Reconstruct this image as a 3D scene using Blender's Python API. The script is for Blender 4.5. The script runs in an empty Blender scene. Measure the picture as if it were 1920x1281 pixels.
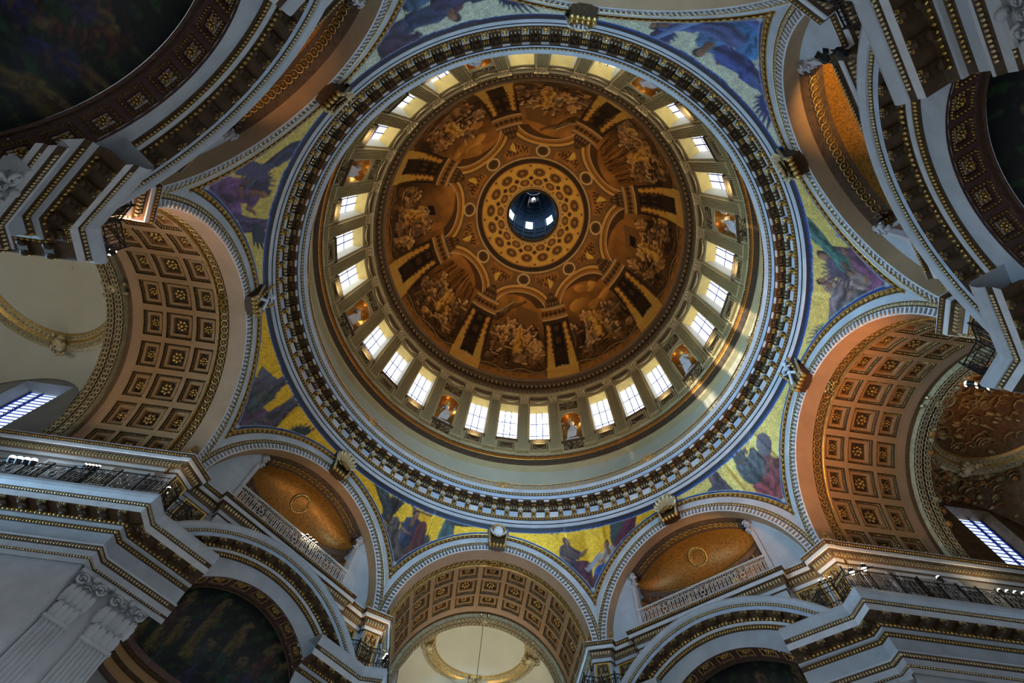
import bpy, math, random
import numpy as np
from mathutils import Matrix, Vector
from math import sin, cos, pi, radians, degrees, sqrt, atan2, hypot
random.seed(4); rng = np.random.default_rng(4)
scene = bpy.context.scene
COL = scene.collection

# ------------------------------------------------------------------ camera
cam_d = bpy.data.cameras.new('camera'); cam = bpy.data.objects.new('camera', cam_d); COL.objects.link(cam)
cam_d.sensor_width = 36.0; cam_d.lens = 884.5 / 1920 * 36; cam_d.clip_end = 600; cam_d.clip_start = .05
def _rot(a, b, c):
    Rx = np.array([[1,0,0],[0,cos(a),-sin(a)],[0,sin(a),cos(a)]])
    Ry = np.array([[cos(b),0,sin(b)],[0,1,0],[-sin(b),0,cos(b)]])
    Rz = np.array([[cos(c),-sin(c),0],[sin(c),cos(c),0],[0,0,1]])
    return Rx @ Ry @ Rz
_R = _rot(0.41863904, 0.04405662, 0.13184169)
cam.matrix_world = Matrix(((_R[0,0],-_R[1,0],-_R[2,0],-1.4726),(_R[0,1],-_R[1,1],-_R[2,1],-11.5903),(_R[0,2],-_R[1,2],-_R[2,2],0),(0,0,0,1)))
scene.camera = cam

# ------------------------------------------------------------------ light, exposure
scene.view_settings.view_transform = 'Standard'; scene.view_settings.look = 'None'
scene.view_settings.gamma = 1; scene.view_settings.use_curve_mapping = False
scene.view_settings.exposure = EXPOSURE = 0.22
scene.cycles.max_bounces = 7; scene.cycles.diffuse_bounces = 4; scene.cycles.glossy_bounces = 3
scene.cycles.transparent_max_bounces = 8; scene.cycles.sample_clamp_indirect = 6; scene.cycles.caustics_reflective = False
scene.cycles.use_denoising = True; scene.cycles.use_light_tree = True
world = bpy.data.worlds.new('sky'); scene.world = world; world.use_nodes = True
_bg = world.node_tree.nodes['Background']; _bg.inputs[0].default_value = (.72, .84, 1, 1); _bg.inputs[1].default_value = 3.0
def light(name, kind, loc, energy, color, target=None, size=1, size_y=None, spot=None, blend=.5, radius=.1, angle=.01, spread=None):
    d = bpy.data.lights.new(name, kind); d.energy = energy; d.color = color
    if kind == 'AREA':
        d.shape = 'RECTANGLE'; d.size = size; d.size_y = size_y or size
        if spread: d.spread = spread
    elif kind == 'SUN': d.angle = angle
    else: d.shadow_soft_size = radius
    if kind == 'SPOT': d.spot_size = spot; d.spot_blend = blend
    o = bpy.data.objects.new(name, d); COL.objects.link(o); o.location = loc
    if target is not None: o.rotation_euler = (Vector(target) - Vector(loc)).to_track_quat('-Z', 'Y').to_euler()
    return o
SUN_AZ, SUN_EL = 264.0, 11.5           # the sun looks in through the western drum windows
_s = Vector((sin(radians(SUN_AZ)), cos(radians(SUN_AZ)), math.tan(radians(SUN_EL))))
light('sun', 'SUN', _s * 100, 10.0, (1, .9, .72), (0, 0, 0), angle=.012)
def KP(k, t, n, z):                     # a point of bay k: t along the bay, n outward from the crossing, z up
    a = k * pi / 4
    return Vector((n * sin(a) + t * cos(a), n * cos(a) - t * sin(a), z))
DAY = (.38, .68, 1.0)
# unseen area lights added in the four arms, standing in for window daylight
for k, e, tz in ((0, 680, 29), (2, 150, 28), (4, 1000, 30), (6, 1350, 29)):
    light('arm_daylight_fill', 'AREA', KP(k, 0, 31, 14 if k != 4 else 17), e, DAY, KP(k, 0, -17, tz), 10, 6, spread=.8)
# warm uplights standing on the ledge under the drum windows, amber lamps in the niches
for i in range(16):
    a = radians(11.25 + 22.5 * i)
    light('dome_uplight', 'SPOT', (16.9 * sin(a), 16.9 * cos(a), 38.6), 560, (1, .84, .56), (9 * sin(a), 9 * cos(a), 66), spot=1.5, blend=1, radius=.3)
for i in range(8):
    a = radians(22.5 + 45 * i + 2.6)
    light('niche_lamp', 'POINT', (17.55 * sin(a), 17.55 * cos(a), 42.6), 16, (1, .55, .16), radius=.1)

# ------------------------------------------------------------------ materials
MAT = {}
def srgb(r, g, b):
    f = lambda c: (c / 12.92 if c <= .04045 else ((c + .055) / 1.055) ** 2.4)
    return tuple(f(v / 255) for v in (r, g, b)) + (1,)
def mat(name, col, rough=.6, metal=0., var=.0, vscale=1.5, bump=0., bscale=8., col2=None, spec=.4, stretch=None):
    m = bpy.data.materials.new(name); m.use_nodes = True; nt = m.node_tree; N = nt.nodes; L = nt.links
    b = N['Principled BSDF']; b.inputs['Base Color'].default_value = col; b.inputs['Roughness'].default_value = rough
    b.inputs['Metallic'].default_value = metal; b.inputs['Specular IOR Level'].default_value = spec
    co = N.new('ShaderNodeTexCoord'); src = co.outputs['Object']
    if stretch:
        mp = N.new('ShaderNodeMapping'); mp.inputs['Scale'].default_value = stretch; L.new(src, mp.inputs[0]); src = mp.outputs[0]
    if var or col2:
        no = N.new('ShaderNodeTexNoise'); no.inputs['Scale'].default_value = vscale; no.inputs['Detail'].default_value = 6; no.inputs['Roughness'].default_value = .62
        L.new(src, no.inputs['Vector'])
        cr = N.new('ShaderNodeValToRGB'); cr.color_ramp.elements[0].position = .34; cr.color_ramp.elements[1].position = .68
        c2 = col2 or tuple(min(1, c * (1 + var)) for c in col[:3]) + (1,)
        c1 = col if col2 else tuple(c * (1 - var) for c in col[:3]) + (1,)
        cr.color_ramp.elements[0].color = c1; cr.color_ramp.elements[1].color = c2
        L.new(no.outputs['Fac'], cr.inputs[0]); L.new(cr.outputs[0], b.inputs['Base Color'])
    if bump:
        n2 = N.new('ShaderNodeTexNoise'); n2.inputs['Scale'].default_value = bscale; n2.inputs['Detail'].default_value = 4
        L.new(src, n2.inputs['Vector'])
        bp = N.new('ShaderNodeBump'); bp.inputs['Strength'].default_value = bump; bp.inputs['Distance'].default_value = .05
        L.new(n2.outputs['Fac'], bp.inputs['Height']); L.new(bp.outputs[0], b.inputs['Normal'])
    MAT[name] = m; return m
def vmat(name, rough, metal=0., bump=0., bscale=60, spec=.3, grain=.0, gscale=30):
    """painted surface: the colours are stored on the mesh itself"""
    m = bpy.data.materials.new(name); m.use_nodes = True; nt = m.node_tree; N = nt.nodes; L = nt.links
    b = N['Principled BSDF']; b.inputs['Roughness'].default_value = rough; b.inputs['Specular IOR Level'].default_value = spec; b.inputs['Metallic'].default_value = metal
    a = N.new('ShaderNodeAttribute'); a.attribute_name = 'paint'; out = a.outputs['Color']
    co = N.new('ShaderNodeTexCoord')
    if grain:
        v = N.new('ShaderNodeTexVoronoi'); v.inputs['Scale'].default_value = gscale; L.new(co.outputs['Object'], v.inputs['Vector'])
        mr = N.new('ShaderNodeMapRange'); mr.inputs[3].default_value = 1 - grain; mr.inputs[4].default_value = 1 + grain
        sp = N.new('ShaderNodeSeparateColor'); L.new(v.outputs['Color'], sp.inputs[0]); L.new(sp.outputs[0], mr.inputs[0])
        mx = N.new('ShaderNodeMix'); mx.data_type = 'RGBA'; mx.blend_type = 'MULTIPLY'; mx.inputs[0].default_value = 1
        L.new(out, mx.inputs[6]); L.new(mr.outputs[0], mx.inputs[7]); out = mx.outputs[2]
        bp = N.new('ShaderNodeBump'); bp.inputs['Strength'].default_value = bump; bp.inputs['Distance'].default_value = .04
        L.new(sp.outputs[1], bp.inputs['Height']); L.new(bp.outputs[0], b.inputs['Normal'])
    L.new(out, b.inputs['Base Color'])
    if metal:
        L.new(a.outputs['Alpha'], b.inputs['Metallic'])
    MAT[name] = m
def emit(name, col, s, clear=0.):
    m = bpy.data.materials.new(name); m.use_nodes = True; nt = m.node_tree; N = nt.nodes; L = nt.links
    N.remove(N['Principled BSDF']); e = N.new('ShaderNodeEmission'); e.inputs[0].default_value = col; e.inputs[1].default_value = s
    o = N['Material Output']
    if clear:
        t = N.new('ShaderNodeBsdfTransparent'); t.inputs[0].default_value = (clear,) * 3 + (1,)
        a = N.new('ShaderNodeAddShader'); L.new(e.outputs[0], a.inputs[0]); L.new(t.outputs[0], a.inputs[1]); L.new(a.outputs[0], o.inputs[0])
    else: L.new(e.outputs[0], o.inputs[0])
    MAT[name] = m

mat('stone', (.50, .53, .56, 1), .55, var=.13, vscale=.9, bump=.08, bscale=5)
mat('stone_pale', (.66, .66, .66, 1), .5, var=.10, vscale=2.2)
mat('stone_blue', (.44, .52, .62, 1), .5, var=.12, vscale=3)
mat('stone_rose', (.56, .52, .52, 1), .5, var=.12, vscale=3)
mat('plaster_warm', (.37, .225, .12, 1), .7, var=.14, vscale=.6, bump=.05)
mat('plaster_rib', (.36, .205, .085, 1), .7, var=.08, vscale=1.2)
mat('drum_stone', (.50, .40, .20, 1), .6, var=.08, vscale=.8)
mat('drum_plaster', (.42, .41, .30, 1), .55, var=.10, vscale=.35, col2=(.50, .48, .36, 1))
mat('drum_flute', (.50, .40, .20, 1), .55, var=.06)
mat('flute_shadow', (.10, .08, .04, 1), .8)
mat('reveal_ochre', (.62, .46, .14, 1), .6, var=.1)
mat('gilt', (.58, .37, .11, 1), .36, .8, var=.35, vscale=9, bump=.25, bscale=25)
mat('gilt_pale', (.62, .50, .28, 1), .4, .6, var=.3, vscale=9, bump=.3, bscale=22)
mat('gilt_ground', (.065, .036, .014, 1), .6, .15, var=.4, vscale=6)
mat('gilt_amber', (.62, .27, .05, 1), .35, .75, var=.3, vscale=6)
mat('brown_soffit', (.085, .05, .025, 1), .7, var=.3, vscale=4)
mat('brown_frame', (.17, .105, .055, 1), .65, var=.2, vscale=4)
mat('coffer_dark', (.13, .07, .03, 1), .6, .1, var=.35, vscale=7)
mat('dark_line', (.012, .012, .016, 1), .8)
mat('blue_mosaic', (.012, .075, .22, 1), .5, var=.35, vscale=12)
mat('navy', (.015, .02, .04, 1), .6)
mat('marble_white', (.74, .75, .77, 1), .4, var=.06, vscale=2)
mat('amber_plaster', (.30, .12, .025, 1), .5, .2, var=.3, vscale=3)
mat('apse_brown', (.10, .055, .03, 1), .6, .1, var=.35, vscale=5, bump=.2)
mat('porphyry', (.085, .045, .040, 1), .55, var=.3, vscale=3)
mat('porphyry_frame', (.13, .075, .06, 1), .55, var=.3, vscale=5)
mat('cream', (.52, .49, .37, 1), .7, var=.05, vscale=.5)
mat('relief_brown', (.13, .075, .03, 1), .5, .2, var=.4, vscale=3, bump=.5, bscale=3)
mat('cream_gilt', (.46, .37, .20, 1), .5, .3, var=.3, vscale=6, bump=.3)
mat('arm_stone', (.26, .26, .25, 1), .6, var=.15, vscale=.8)
mat('iron', (.018, .018, .02, 1), .45, .5)
mat('rail_white', (.72, .70, .64, 1), .45, var=.1, vscale=5)
mat('rail_gold', (.72, .42, .13, 1), .38, .6, var=.35, vscale=5)
mat('niche_ochre', (.30, .19, .05, 1), .5, .3, var=.2)
mat('relief_gold', (.33, .25, .12, 1), .45, .5, var=.5, vscale=9, bump=.6, bscale=18)
mat('cone_blue', (.05, .09, .15, 1), .6, var=.3, vscale=.7)
mat('glazing_bar', (.015, .04, .34, 1), .5)
mat('floor_stone', (.16, .155, .15, 1), .45, var=.2, vscale=.5)
mat('scroll_red', (.22, .07, .06, 1), .4, var=.2)
mat('black_case', (.012, .012, .014, 1), .4)
def tesserae(name, col, sc):
    m = mat(name, col, .42, .35); nt = m.node_tree; N = nt.nodes; L = nt.links; b = N['Principled BSDF']
    v = N.new('ShaderNodeTexVoronoi'); v.inputs['Scale'].default_value = sc; co = [n for n in N if n.type == 'TEX_COORD'][0]; L.new(co.outputs['Object'], v.inputs['Vector'])
    cr = N.new('ShaderNodeValToRGB'); cr.color_ramp.elements[0].color = tuple(c * .45 for c in col[:3]) + (1,); cr.color_ramp.elements[1].color = tuple(min(1, c * 1.9) for c in col[:3]) + (1,)
    L.new(v.outputs['Color'], cr.inputs[0]); L.new(cr.outputs[0], b.inputs['Base Color'])
    bp = N.new('ShaderNodeBump'); bp.inputs['Strength'].default_value = 1; bp.inputs['Distance'].default_value = .09; L.new(v.outputs['Color'], bp.inputs['Height']); L.new(bp.outputs[0], b.inputs['Normal'])
tesserae('gold_tesserae', (.30, .135, .022, 1), 20)
vmat('fresco', .62)
vmat('mosaic', .42, .5, bump=.5, spec=.5, grain=.3, gscale=20)
vmat('mosaic_dark', .5, 0, bump=.4, spec=.4, grain=.4, gscale=9)
emit('window_light', (.96, .97, 1, 1), 2.2, .6)
emit('lantern_light', (.55, .78, 1, 1), 3.0)
emit('side_window_light', (.55, .72, 1, 1), 1.6, .2)
emit('lamp_warm', (1, .86, .62, 1), 40)
emit('lamp_white', (1, .97, .92, 1), 30)
emit('lamp_red', (1, .08, .03, 1), 3)

# ------------------------------------------------------------------ mesh building
class MB:
    def __init__(s): s.V = []; s.F = []; s.n = 0; s.mats = []; s.C = []
    def mi(s, m):
        if m not in s.mats: s.mats.append(m)
        return s.mats.index(m)
    def add(s, V, Q, m, smooth=False, C=None):
        V = np.asarray(V, np.float32).reshape(-1, 3); Q = np.asarray(Q, np.int32)
        s.V.append(V); s.F.append((Q + s.n, s.mi(m), smooth)); s.n += len(V)
        if C is not None: s.C.append(np.asarray(C, np.float32).reshape(-1, 4))
    def grid(s, P, m, smooth=True, flip=False, C=None):
        P = np.asarray(P, np.float32); a, b = P.shape[:2]; i = np.arange(a * b).reshape(a, b)
        Q = np.stack([i[:-1, :-1], i[1:, :-1], i[1:, 1:], i[:-1, 1:]], -1).reshape(-1, 4)
        s.add(P.reshape(-1, 3), Q[:, ::-1] if flip else Q, m, smooth, C)
    def inst(s, T, F, m, smooth=True):
        """template T=(V,Q) stamped at every frame of F (n,4,4)"""
        V, Q = T; F = np.asarray(F, np.float32)
        P = np.einsum('nij,vj->nvi', F[:, :3, :3], V) + F[:, None, :3, 3]
        Qs = (Q[None] + (np.arange(len(F)) * len(V))[:, None, None]).reshape(-1, Q.shape[1])
        s.add(P.reshape(-1, 3), Qs, m, smooth)
    def mirror(s):
        """adds the x-mirrored copy of everything so far"""
        for V, (Q, mi, sm) in list(zip(s.V, s.F)):
            base = int(Q.min()); s.V.append(V * np.array([-1, 1, 1], np.float32)); s.F.append(((Q - base)[:, ::-1] + s.n, mi, sm)); s.n += len(V)
        return s
    def build(s, name):
        me = bpy.data.meshes.new(name); V = np.concatenate(s.V)
        me.vertices.add(len(V)); me.vertices.foreach_set('co', V.ravel())
        lo, st, mt, sm, off = [], [], [], [], 0
        for Q, mi, smooth in s.F:
            k = Q.shape[1]; lo.append(Q.ravel()); st.append(off + np.arange(len(Q), dtype=np.int32) * k); off += Q.size
            mt.append(np.full(len(Q), mi, np.int32)); sm.append(np.full(len(Q), smooth, bool))
        lo = np.concatenate(lo); st = np.concatenate(st)
        me.loops.add(len(lo)); me.loops.foreach_set('vertex_index', lo.astype(np.int32))
        me.polygons.add(len(st)); me.polygons.foreach_set('loop_start', st.astype(np.int32))
        me.polygons.foreach_set('material_index', np.concatenate(mt)); me.polygons.foreach_set('use_smooth', np.concatenate(sm))
        for m in s.mats: me.materials.append(MAT[m])
        if s.C:
            at = me.color_attributes.new('paint', 'FLOAT_COLOR', 'POINT'); at.data.foreach_set('color', np.concatenate(s.C).ravel())
        me.update(calc_edges=True)
        return me
def bayM(k): return Matrix.Rotation(-k * pi / 4, 4, 'Z')
def obj(name, mb, parent=None, M=None, kind=None, label=None, cat=None, group=None):
    d = mb.build(name) if isinstance(mb, MB) else mb
    o = bpy.data.objects.new(name, d); COL.objects.link(o)
    if parent is not None: o.parent = parent
    if M is not None: o.matrix_basis = M
    tag(o, label, cat, group, kind); return o
def tag(o, label=None, cat=None, group=None, kind=None):
    if label: o['label'] = label
    if cat: o['category'] = cat
    if group: o['group'] = group
    if kind: o['kind'] = kind
def empty(name, M, label=None, cat=None, group=None, kind=None):
    o = bpy.data.objects.new(name, None); COL.objects.link(o); o.matrix_basis = M; o.empty_display_size = .3
    tag(o, label, cat, group, kind); return o
KIDS = {}
def children(o): return [c for c in ALLKIDS.get(o.name, [])]
def copy_tree(o, M=None, parent=None, kids=None):
    if kids is None:
        kids = {}
        for c in COL.objects:
            if c.parent: kids.setdefault(c.parent.name, []).append(c)
    c = o.copy(); COL.objects.link(c); c.parent = parent
    if M is not None: c.matrix_basis = M
    for ch in kids.get(o.name, []): copy_tree(ch, None, c, kids)
    return c

# templates (V, Q)
def t_box(x0, x1, y0, y1, z0, z1):
    V = np.array([[x, y, z] for z in (z0, z1) for y in (y0, y1) for x in (x0, x1)], np.float32)
    return V, np.array([[0,2,3,1],[4,5,7,6],[0,1,5,4],[2,6,7,3],[0,4,6,2],[1,3,7,5]])
def t_ell(rx, ry, rz, nu=6, nv=4, c=(0, 0, 0)):
    u = np.arange(nu) * 2 * pi / nu; v = np.linspace(-pi / 2 + .12, pi / 2 - .12, nv)
    V = np.array([[rx * cos(b) * cos(a), ry * cos(b) * sin(a), rz * sin(b)] for b in v for a in u]) + np.array(c)
    Q = [[j * nu + i, j * nu + (i + 1) % nu, (j + 1) * nu + (i + 1) % nu, (j + 1) * nu + i] for j in range(nv - 1) for i in range(nu)]
    return V.astype(np.float32), np.array(Q)
def t_ring(R, r, nu=10, nv=4, ry=1.0):
    """ring in the xz plane, thickness along y"""
    V = [[(R + r * cos(b)) * cos(a), r * ry * sin(b), (R + r * cos(b)) * sin(a)] for a in np.arange(nu) * 2 * pi / nu for b in np.arange(nv) * 2 * pi / nv]
    Q = [[i * nv + j, ((i + 1) % nu) * nv + j, ((i + 1) % nu) * nv + (j + 1) % nv, i * nv + (j + 1) % nv] for i in range(nu) for j in range(nv)]
    return np.array(V, np.float32), np.array(Q)[:, ::-1]
def t_join(*T):
    V = []; Q = []; n = 0
    for v, q in T: V.append(v); Q.append(q + n); n += len(v)
    return np.concatenate(V), np.concatenate(Q)
def t_move(T, M):
    M = np.array(M, np.float32); return T[0] @ M[:3, :3].T + M[:3, 3], T[1]
def t_tube(pts, r, n=5, r1=None):
    pts = np.asarray(pts, float); m = len(pts); V = []; rr = np.linspace(r, r if r1 is None else r1, m)
    for i in range(m):
        d = pts[min(i + 1, m - 1)] - pts[max(i - 1, 0)]; d /= np.linalg.norm(d) + 1e-9
        a = np.cross(d, [0, 0, 1] if abs(d[2]) < .9 else [1, 0, 0]); a /= np.linalg.norm(a); b = np.cross(d, a)
        for j in range(n): V.append(pts[i] + rr[i] * (a * cos(2 * pi * j / n) + b * sin(2 * pi * j / n)))
    Q = [[i * n + j, i * n + (j + 1) % n, (i + 1) * n + (j + 1) % n, (i + 1) * n + j] for i in range(m - 1) for j in range(n)]
    Q += [[0, n - 1, min(n - 2, 2), 1], [(m - 1) * n, (m - 1) * n + 1, (m - 1) * n + 2, (m - 1) * n + n - 1]] if n >= 4 else []
    return np.array(V, np.float32), np.array(Q)
def t_spiral(R, r, turns=1.6, n=18):
    """scroll in the xz plane"""
    a = np.linspace(0, turns * 2 * pi, n); q = R * (1 - .8 * a / a[-1])
    return t_tube(np.stack([q * np.cos(a), 0 * a, q * np.sin(a)], 1), r, 4, r * .8)
def t_rosette(R, h, petals=6):
    """flower facing -y"""
    T = [t_ell(R * .3, h * .9, R * .3, 6, 4, (0, -h * .4, 0))]
    for i in range(petals):
        a = 2 * pi * i / petals
        M = Matrix.Rotation(-a, 4, 'Y') @ Matrix.Translation((R * .62, -h * .25, 0))
        T.append(t_move(t_ell(R * .36, h * .55, R * .24, 6, 3), M))
    return t_join(*T)
def t_acanthus(w, h, d):
    nu, nv = 9, 11; P = np.zeros((nu, nv, 3))
    for i in range(nu):
        for j in range(nv):
            s = (i / (nu - 1) - .5) * 2; v = j / (nv - 1)
            lob = 1 - .28 * (abs(s) > .7) * abs(sin(v * 3.6 * pi)); ww = w * .5 * (.62 + .75 * sin(pi * min(1, v * 1.02)) - .5 * v ** 4) * lob
            zz = h * (v - .30 * max(0, v - .72) * 3.4 * v) - .10 * h * abs(s) * (abs(sin(v * 3.6 * pi)))
            P[i, j] = (s * ww, -d * (v ** 2.4) + .20 * w * s * s - .07 * w * (1 - abs(s)) - .05 * w * cos(s * 3 * pi), zz)
    k = np.arange(nu * nv).reshape(nu, nv)
    return P.reshape(-1, 3).astype(np.float32), np.stack([k[:-1, :-1], k[1:, :-1], k[1:, 1:], k[:-1, 1:]], -1).reshape(-1, 4)
def t_leaf(w, h, d, nu=5, nv=5):
    """acanthus leaf rising along z, curling towards -y at its tip"""
    P = np.zeros((nu, nv, 3))
    for i in range(nu):
        for j in range(nv):
            s = (i / (nu - 1) - .5) * 2; v = j / (nv - 1)
            ww = w * .5 * (.75 + .5 * sin(pi * min(1, v * 1.15)) - .55 * v ** 3)
            P[i, j] = (s * ww, -d * (v ** 2.2) + .18 * w * abs(s) - (.12 * w if i % 2 else 0), h * (v - .22 * max(0, v - .75) * 4 * v))
    k = np.arange(nu * nv).reshape(nu, nv)
    return P.reshape(-1, 3).astype(np.float32), np.stack([k[:-1, :-1], k[1:, :-1], k[1:, 1:], k[:-1, 1:]], -1).reshape(-1, 4)
# frames
def fr(o, x, y, z):
    M = np.eye(4); M[:3, 0] = x; M[:3, 1] = y; M[:3, 2] = z; M[:3, 3] = o; return M
def ring_frames(R, z, n, ph=0., tilt=0.):
    """x along the ring, -y to the axis of the dome, z up"""
    F = []
    for i in range(n):
        a = radians(ph + 360 * i / n); s, c = sin(a), cos(a)
        F.append(fr((R * s, R * c, z), (c, -s, 0), (s, c, 0), (0, 0, 1)))
    F = np.array(F)
    if tilt: F = F @ np.array(Matrix.Rotation(tilt, 4, 'X'))
    return F
def arch_frames(n_, r, zc, N, a0=0., a1=180., soffit=False, ends=False):
    """x along the arch; facing -y (towards the crossing), or with soffit=True facing the arch's centre"""
    F = []
    for i in range(N):
        a = radians(a0 + (a1 - a0) * ((i + .5) / N if not ends else i / (N - 1))); c, s = cos(a), sin(a)
        o = (r * c, n_, zc + r * s)
        if soffit: F.append(fr(o, (-s, 0, c), (c, 0, s), (0, 1, 0)))   # -y points to the centre, z outward along n
        else: F.append(fr(o, (s, 0, -c), (0, 1, 0), (c, 0, s)))
    return np.array(F)
# sweeps
def revolve(mb, prof, n=256, a0=0., a1=360., flip=False):
    """prof: [(R, z, material of the strip up to the next point)]"""
    a = np.radians(np.linspace(a0, a1, n + 1)); S, C = np.sin(a), np.cos(a)
    for (R0, z0, m), (R1, z1, _) in zip(prof[:-1], prof[1:]):
        if m is None: continue
        P = np.stack([np.stack([R * S, R * C, np.full_like(a, z)], -1) for R, z in ((R0, z0), (R1, z1))], 1)
        mb.grid(P, m, True, flip)
def arch_sweep(mb, prof, zc, n=64, a0=0., a1=180., xs=1.0):
    """prof: [(n, r, material)] swept round an arch centred at height zc"""
    a = np.radians(np.linspace(a0, a1, n + 1)); S, C = np.sin(a), np.cos(a)
    for (n0, r0, m), (n1, r1, _) in zip(prof[:-1], prof[1:]):
        if m is None: continue
        P = np.stack([np.stack([r * C * xs, np.full_like(a, q), zc + r * S], -1) for q, r in ((n0, r0), (n1, r1))], 1)
        mb.grid(P, m, True)
def sweep(mb, path, prof, prev=None, nxt=None, smooth=False):
    """prof: [(out, z, material)] along a plan path with mitred corners; out = right hand side turned (dy,-dx)"""
    p = [np.array(q, float) for q in path]; n = len(p)
    def nrm(a, b):
        d = b - a; d /= np.linalg.norm(d); return np.array([d[1], -d[0]])
    ms = []
    for i in range(n):
        A = nrm(p[i - 1], p[i]) if i else (nrm(np.array(prev, float), p[0]) if prev is not None else None)
        B = nrm(p[i], p[i + 1]) if i < n - 1 else (nrm(p[-1], np.array(nxt, float)) if nxt is not None else None)
        if A is None: A = B
        if B is None: B = A
        m = A + B; ms.append(m / (m @ A))
    for (o0, z0, mt), (o1, z1, _) in zip(prof[:-1], prof[1:]):
        if mt is None: continue
        for i in range(n - 1):
            P = np.array([[[*(p[j] + ms[j] * o), z] for o, z in ((o0, z0), (o1, z1))] for j in (i, i + 1)])
            mb.grid(P, mt, smooth)
def seg_frames(a, b, out, z, step, margin=.2, e0=0., e1=0.):
    """frames along the straight a->b; -y is the outward side"""
    a = np.array(a, float); b = np.array(b, float); d = b - a; d /= np.linalg.norm(d); nr = np.array([d[1], -d[0]]); a = a - d * e0 * out; b = b + d * e1 * out; L = np.linalg.norm(b - a)
    n = max(1, int(round((L - 2 * margin) / step)) + 1); F = []
    for i in range(n):
        q = a + d * (margin + (L - 2 * margin) * (i / (n - 1) if n > 1 else .5)) + nr * out
        F.append(fr((q[0], q[1], z), (d[0], d[1], 0), (-nr[0], -nr[1], 0), (0, 0, 1)))
    return np.array(F)
def box(mb, m, x0, x1, y0, y1, z0, z1, M=None):
    T = t_box(x0, x1, y0, y1, z0, z1)
    if M is not None: T = t_move(T, M)
    mb.add(T[0], T[1], m)
EGG = t_ell(.5, .5, .5, 6, 4)
def scaled(T, x, y, z): return T[0] * np.array([x, y, z], np.float32), T[1]

# ================================================================== THE SETTING
SIDE = ['south', 'southeast', 'east', 'northeast', 'north', 'northwest', 'west', 'southwest']
MAINS, DIAGS = (0, 2, 4, 6), (1, 3, 5, 7)
ZC, RA, D = 19.15, 6.6, 17.1            # springing height, radius and plane of the eight great arches
HALF = D * math.tan(pi / 8)             # half the side of the octagon

# ---- floor
mb = MB(); g = np.linspace(-60, 60, 3)
mb.grid(np.stack(np.meshgrid(g, g, [-1.6], indexing='ij'), -1)[:, :, 0], 'floor_stone', False)
obj('floor', mb, kind='structure')

# ---- drum wall with its openings
def Rw(z): return 17.6 - .092 * (z - 38.45)
def wp(th, z, out=0.): R = Rw(z) - out; a = radians(th); return (R * sin(a), R * cos(a), z)
mb = MB()
for b in range(32):
    c = b * 11.25; niche = (b % 4 == 2); hw = 3.35 if niche else 3.4
    def strip(a0, a1, z0, z1, n=4):
        mb.grid([[wp(a, z) for z in (z0, z1)] for a in np.linspace(a0, a1, n)], 'drum_stone')
    strip(c - 5.625, c - hw, 38.45, 47.75, 3); strip(c + hw, c + 5.625, 38.45, 47.75, 3)
    if not niche:
        strip(c - hw, c + hw, 38.45, 40.25); strip(c - hw, c + hw, 46.1, 47.75)
    else:
        strip(c - hw, c + hw, 38.45, 39.7)
        an = np.linspace(-1, 1, 13); top = 43.3 + 1.02 * np.sqrt(np.maximum(0, 1 - an ** 2))
        mb.grid([[wp(c + hw * u, t), wp(c + hw * u, 47.75)] for u, t in zip(an, top)], 'drum_stone')
wall_drum = obj('wall_drum', mb, kind='structure')
def rotz(deg): return Matrix.Rotation(-radians(deg), 4, 'Z')
def ring_copies(name, mesh, parent, angles, kids=(), kind=None):
    for a in angles:
        o = obj(name, mesh, parent, rotz(a), kind)
        for nm, me, kd in kids: obj(nm, me, o, None, kd)
WIN = [b * 11.25 for b in range(32) if b % 4 != 2]; NIC = [22.5 + 45 * i for i in range(8)]; PIL = [5.625 + 11.25 * i for i in range(32)]
def cone_M(z, out=0., th=0.):            # frame on the drum wall: x along the wall, -y to the middle, z up the leaning wall
    return rotz(th) @ Matrix.Translation((0, Rw(z) - out, z)) @ Matrix.Rotation(math.atan(.092), 4, 'X')
# pilaster: fluted shaft, base, capital
def shaft_T(w, h, proud, nfl, gd, zt=0.):
    xs = [(-w / 2, 0), (-w / 2, -proud)]; fw = w / (nfl + .6)
    for i in range(nfl):
        c = -w / 2 + fw * (i + .8); q = fw * .36
        xs += [(c - q, -proud), (c - q * .8, -proud + gd), (c + q * .8, -proud + gd), (c + q, -proud)]
    xs += [(w / 2, -proud), (w / 2, 0)]
    return [[(x, y, z) for z in (0, h)] for x, y in xs]
mb = MB(); M = cone_M(38.6)
mb.add(*[t_move((np.array(shaft_T(.98, 7.75, .24, 6, .17), np.float32).reshape(-1, 3), np.array([[2*i, 2*i+2, 2*i+3, 2*i+1] for i in range(27)])), M)[k] for k in (0, 1)], 'drum_flute')
shaft = mb.build('pilaster')
mb = MB()
for z0, z1, w, p in ((0, .12, 1.22, .34), (.12, .22, 1.12, .28), (.22, .3, 1.16, .3)): box(mb, 'drum_stone', -w / 2, w / 2, -p, .05, z0 - .17, z1 - .17, M)
pbase = mb.build('pilaster_base')
def capital_T(w, h, d):
    T = []
    for row, (n, hh, z) in enumerate(((4, .45, 0), (3, .5, .32))):
        for i in range(n):
            x = (i - (n - 1) / 2) * w / n
            T.append(t_move(t_leaf(w / n * 1.05, h * hh, d * (.5 + .25 * row), 3, 5), Matrix.Translation((x, -.18 - .03 * row, h * z))))
    for s in (-1, 1): T.append(t_move(t_spiral(h * .17, h * .05, 1.4, 10), Matrix.Translation((s * w * .5, -d * .8, h * .78)) @ Matrix.Scale(-s, 4, (1, 0, 0))))
    T.append(t_ell(w * .12, d * .5, h * .1, 6, 3, (0, -d * .7, h * .88)))
    return t_join(*T)
mb = MB(); Mc = cone_M(46.3)
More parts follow.
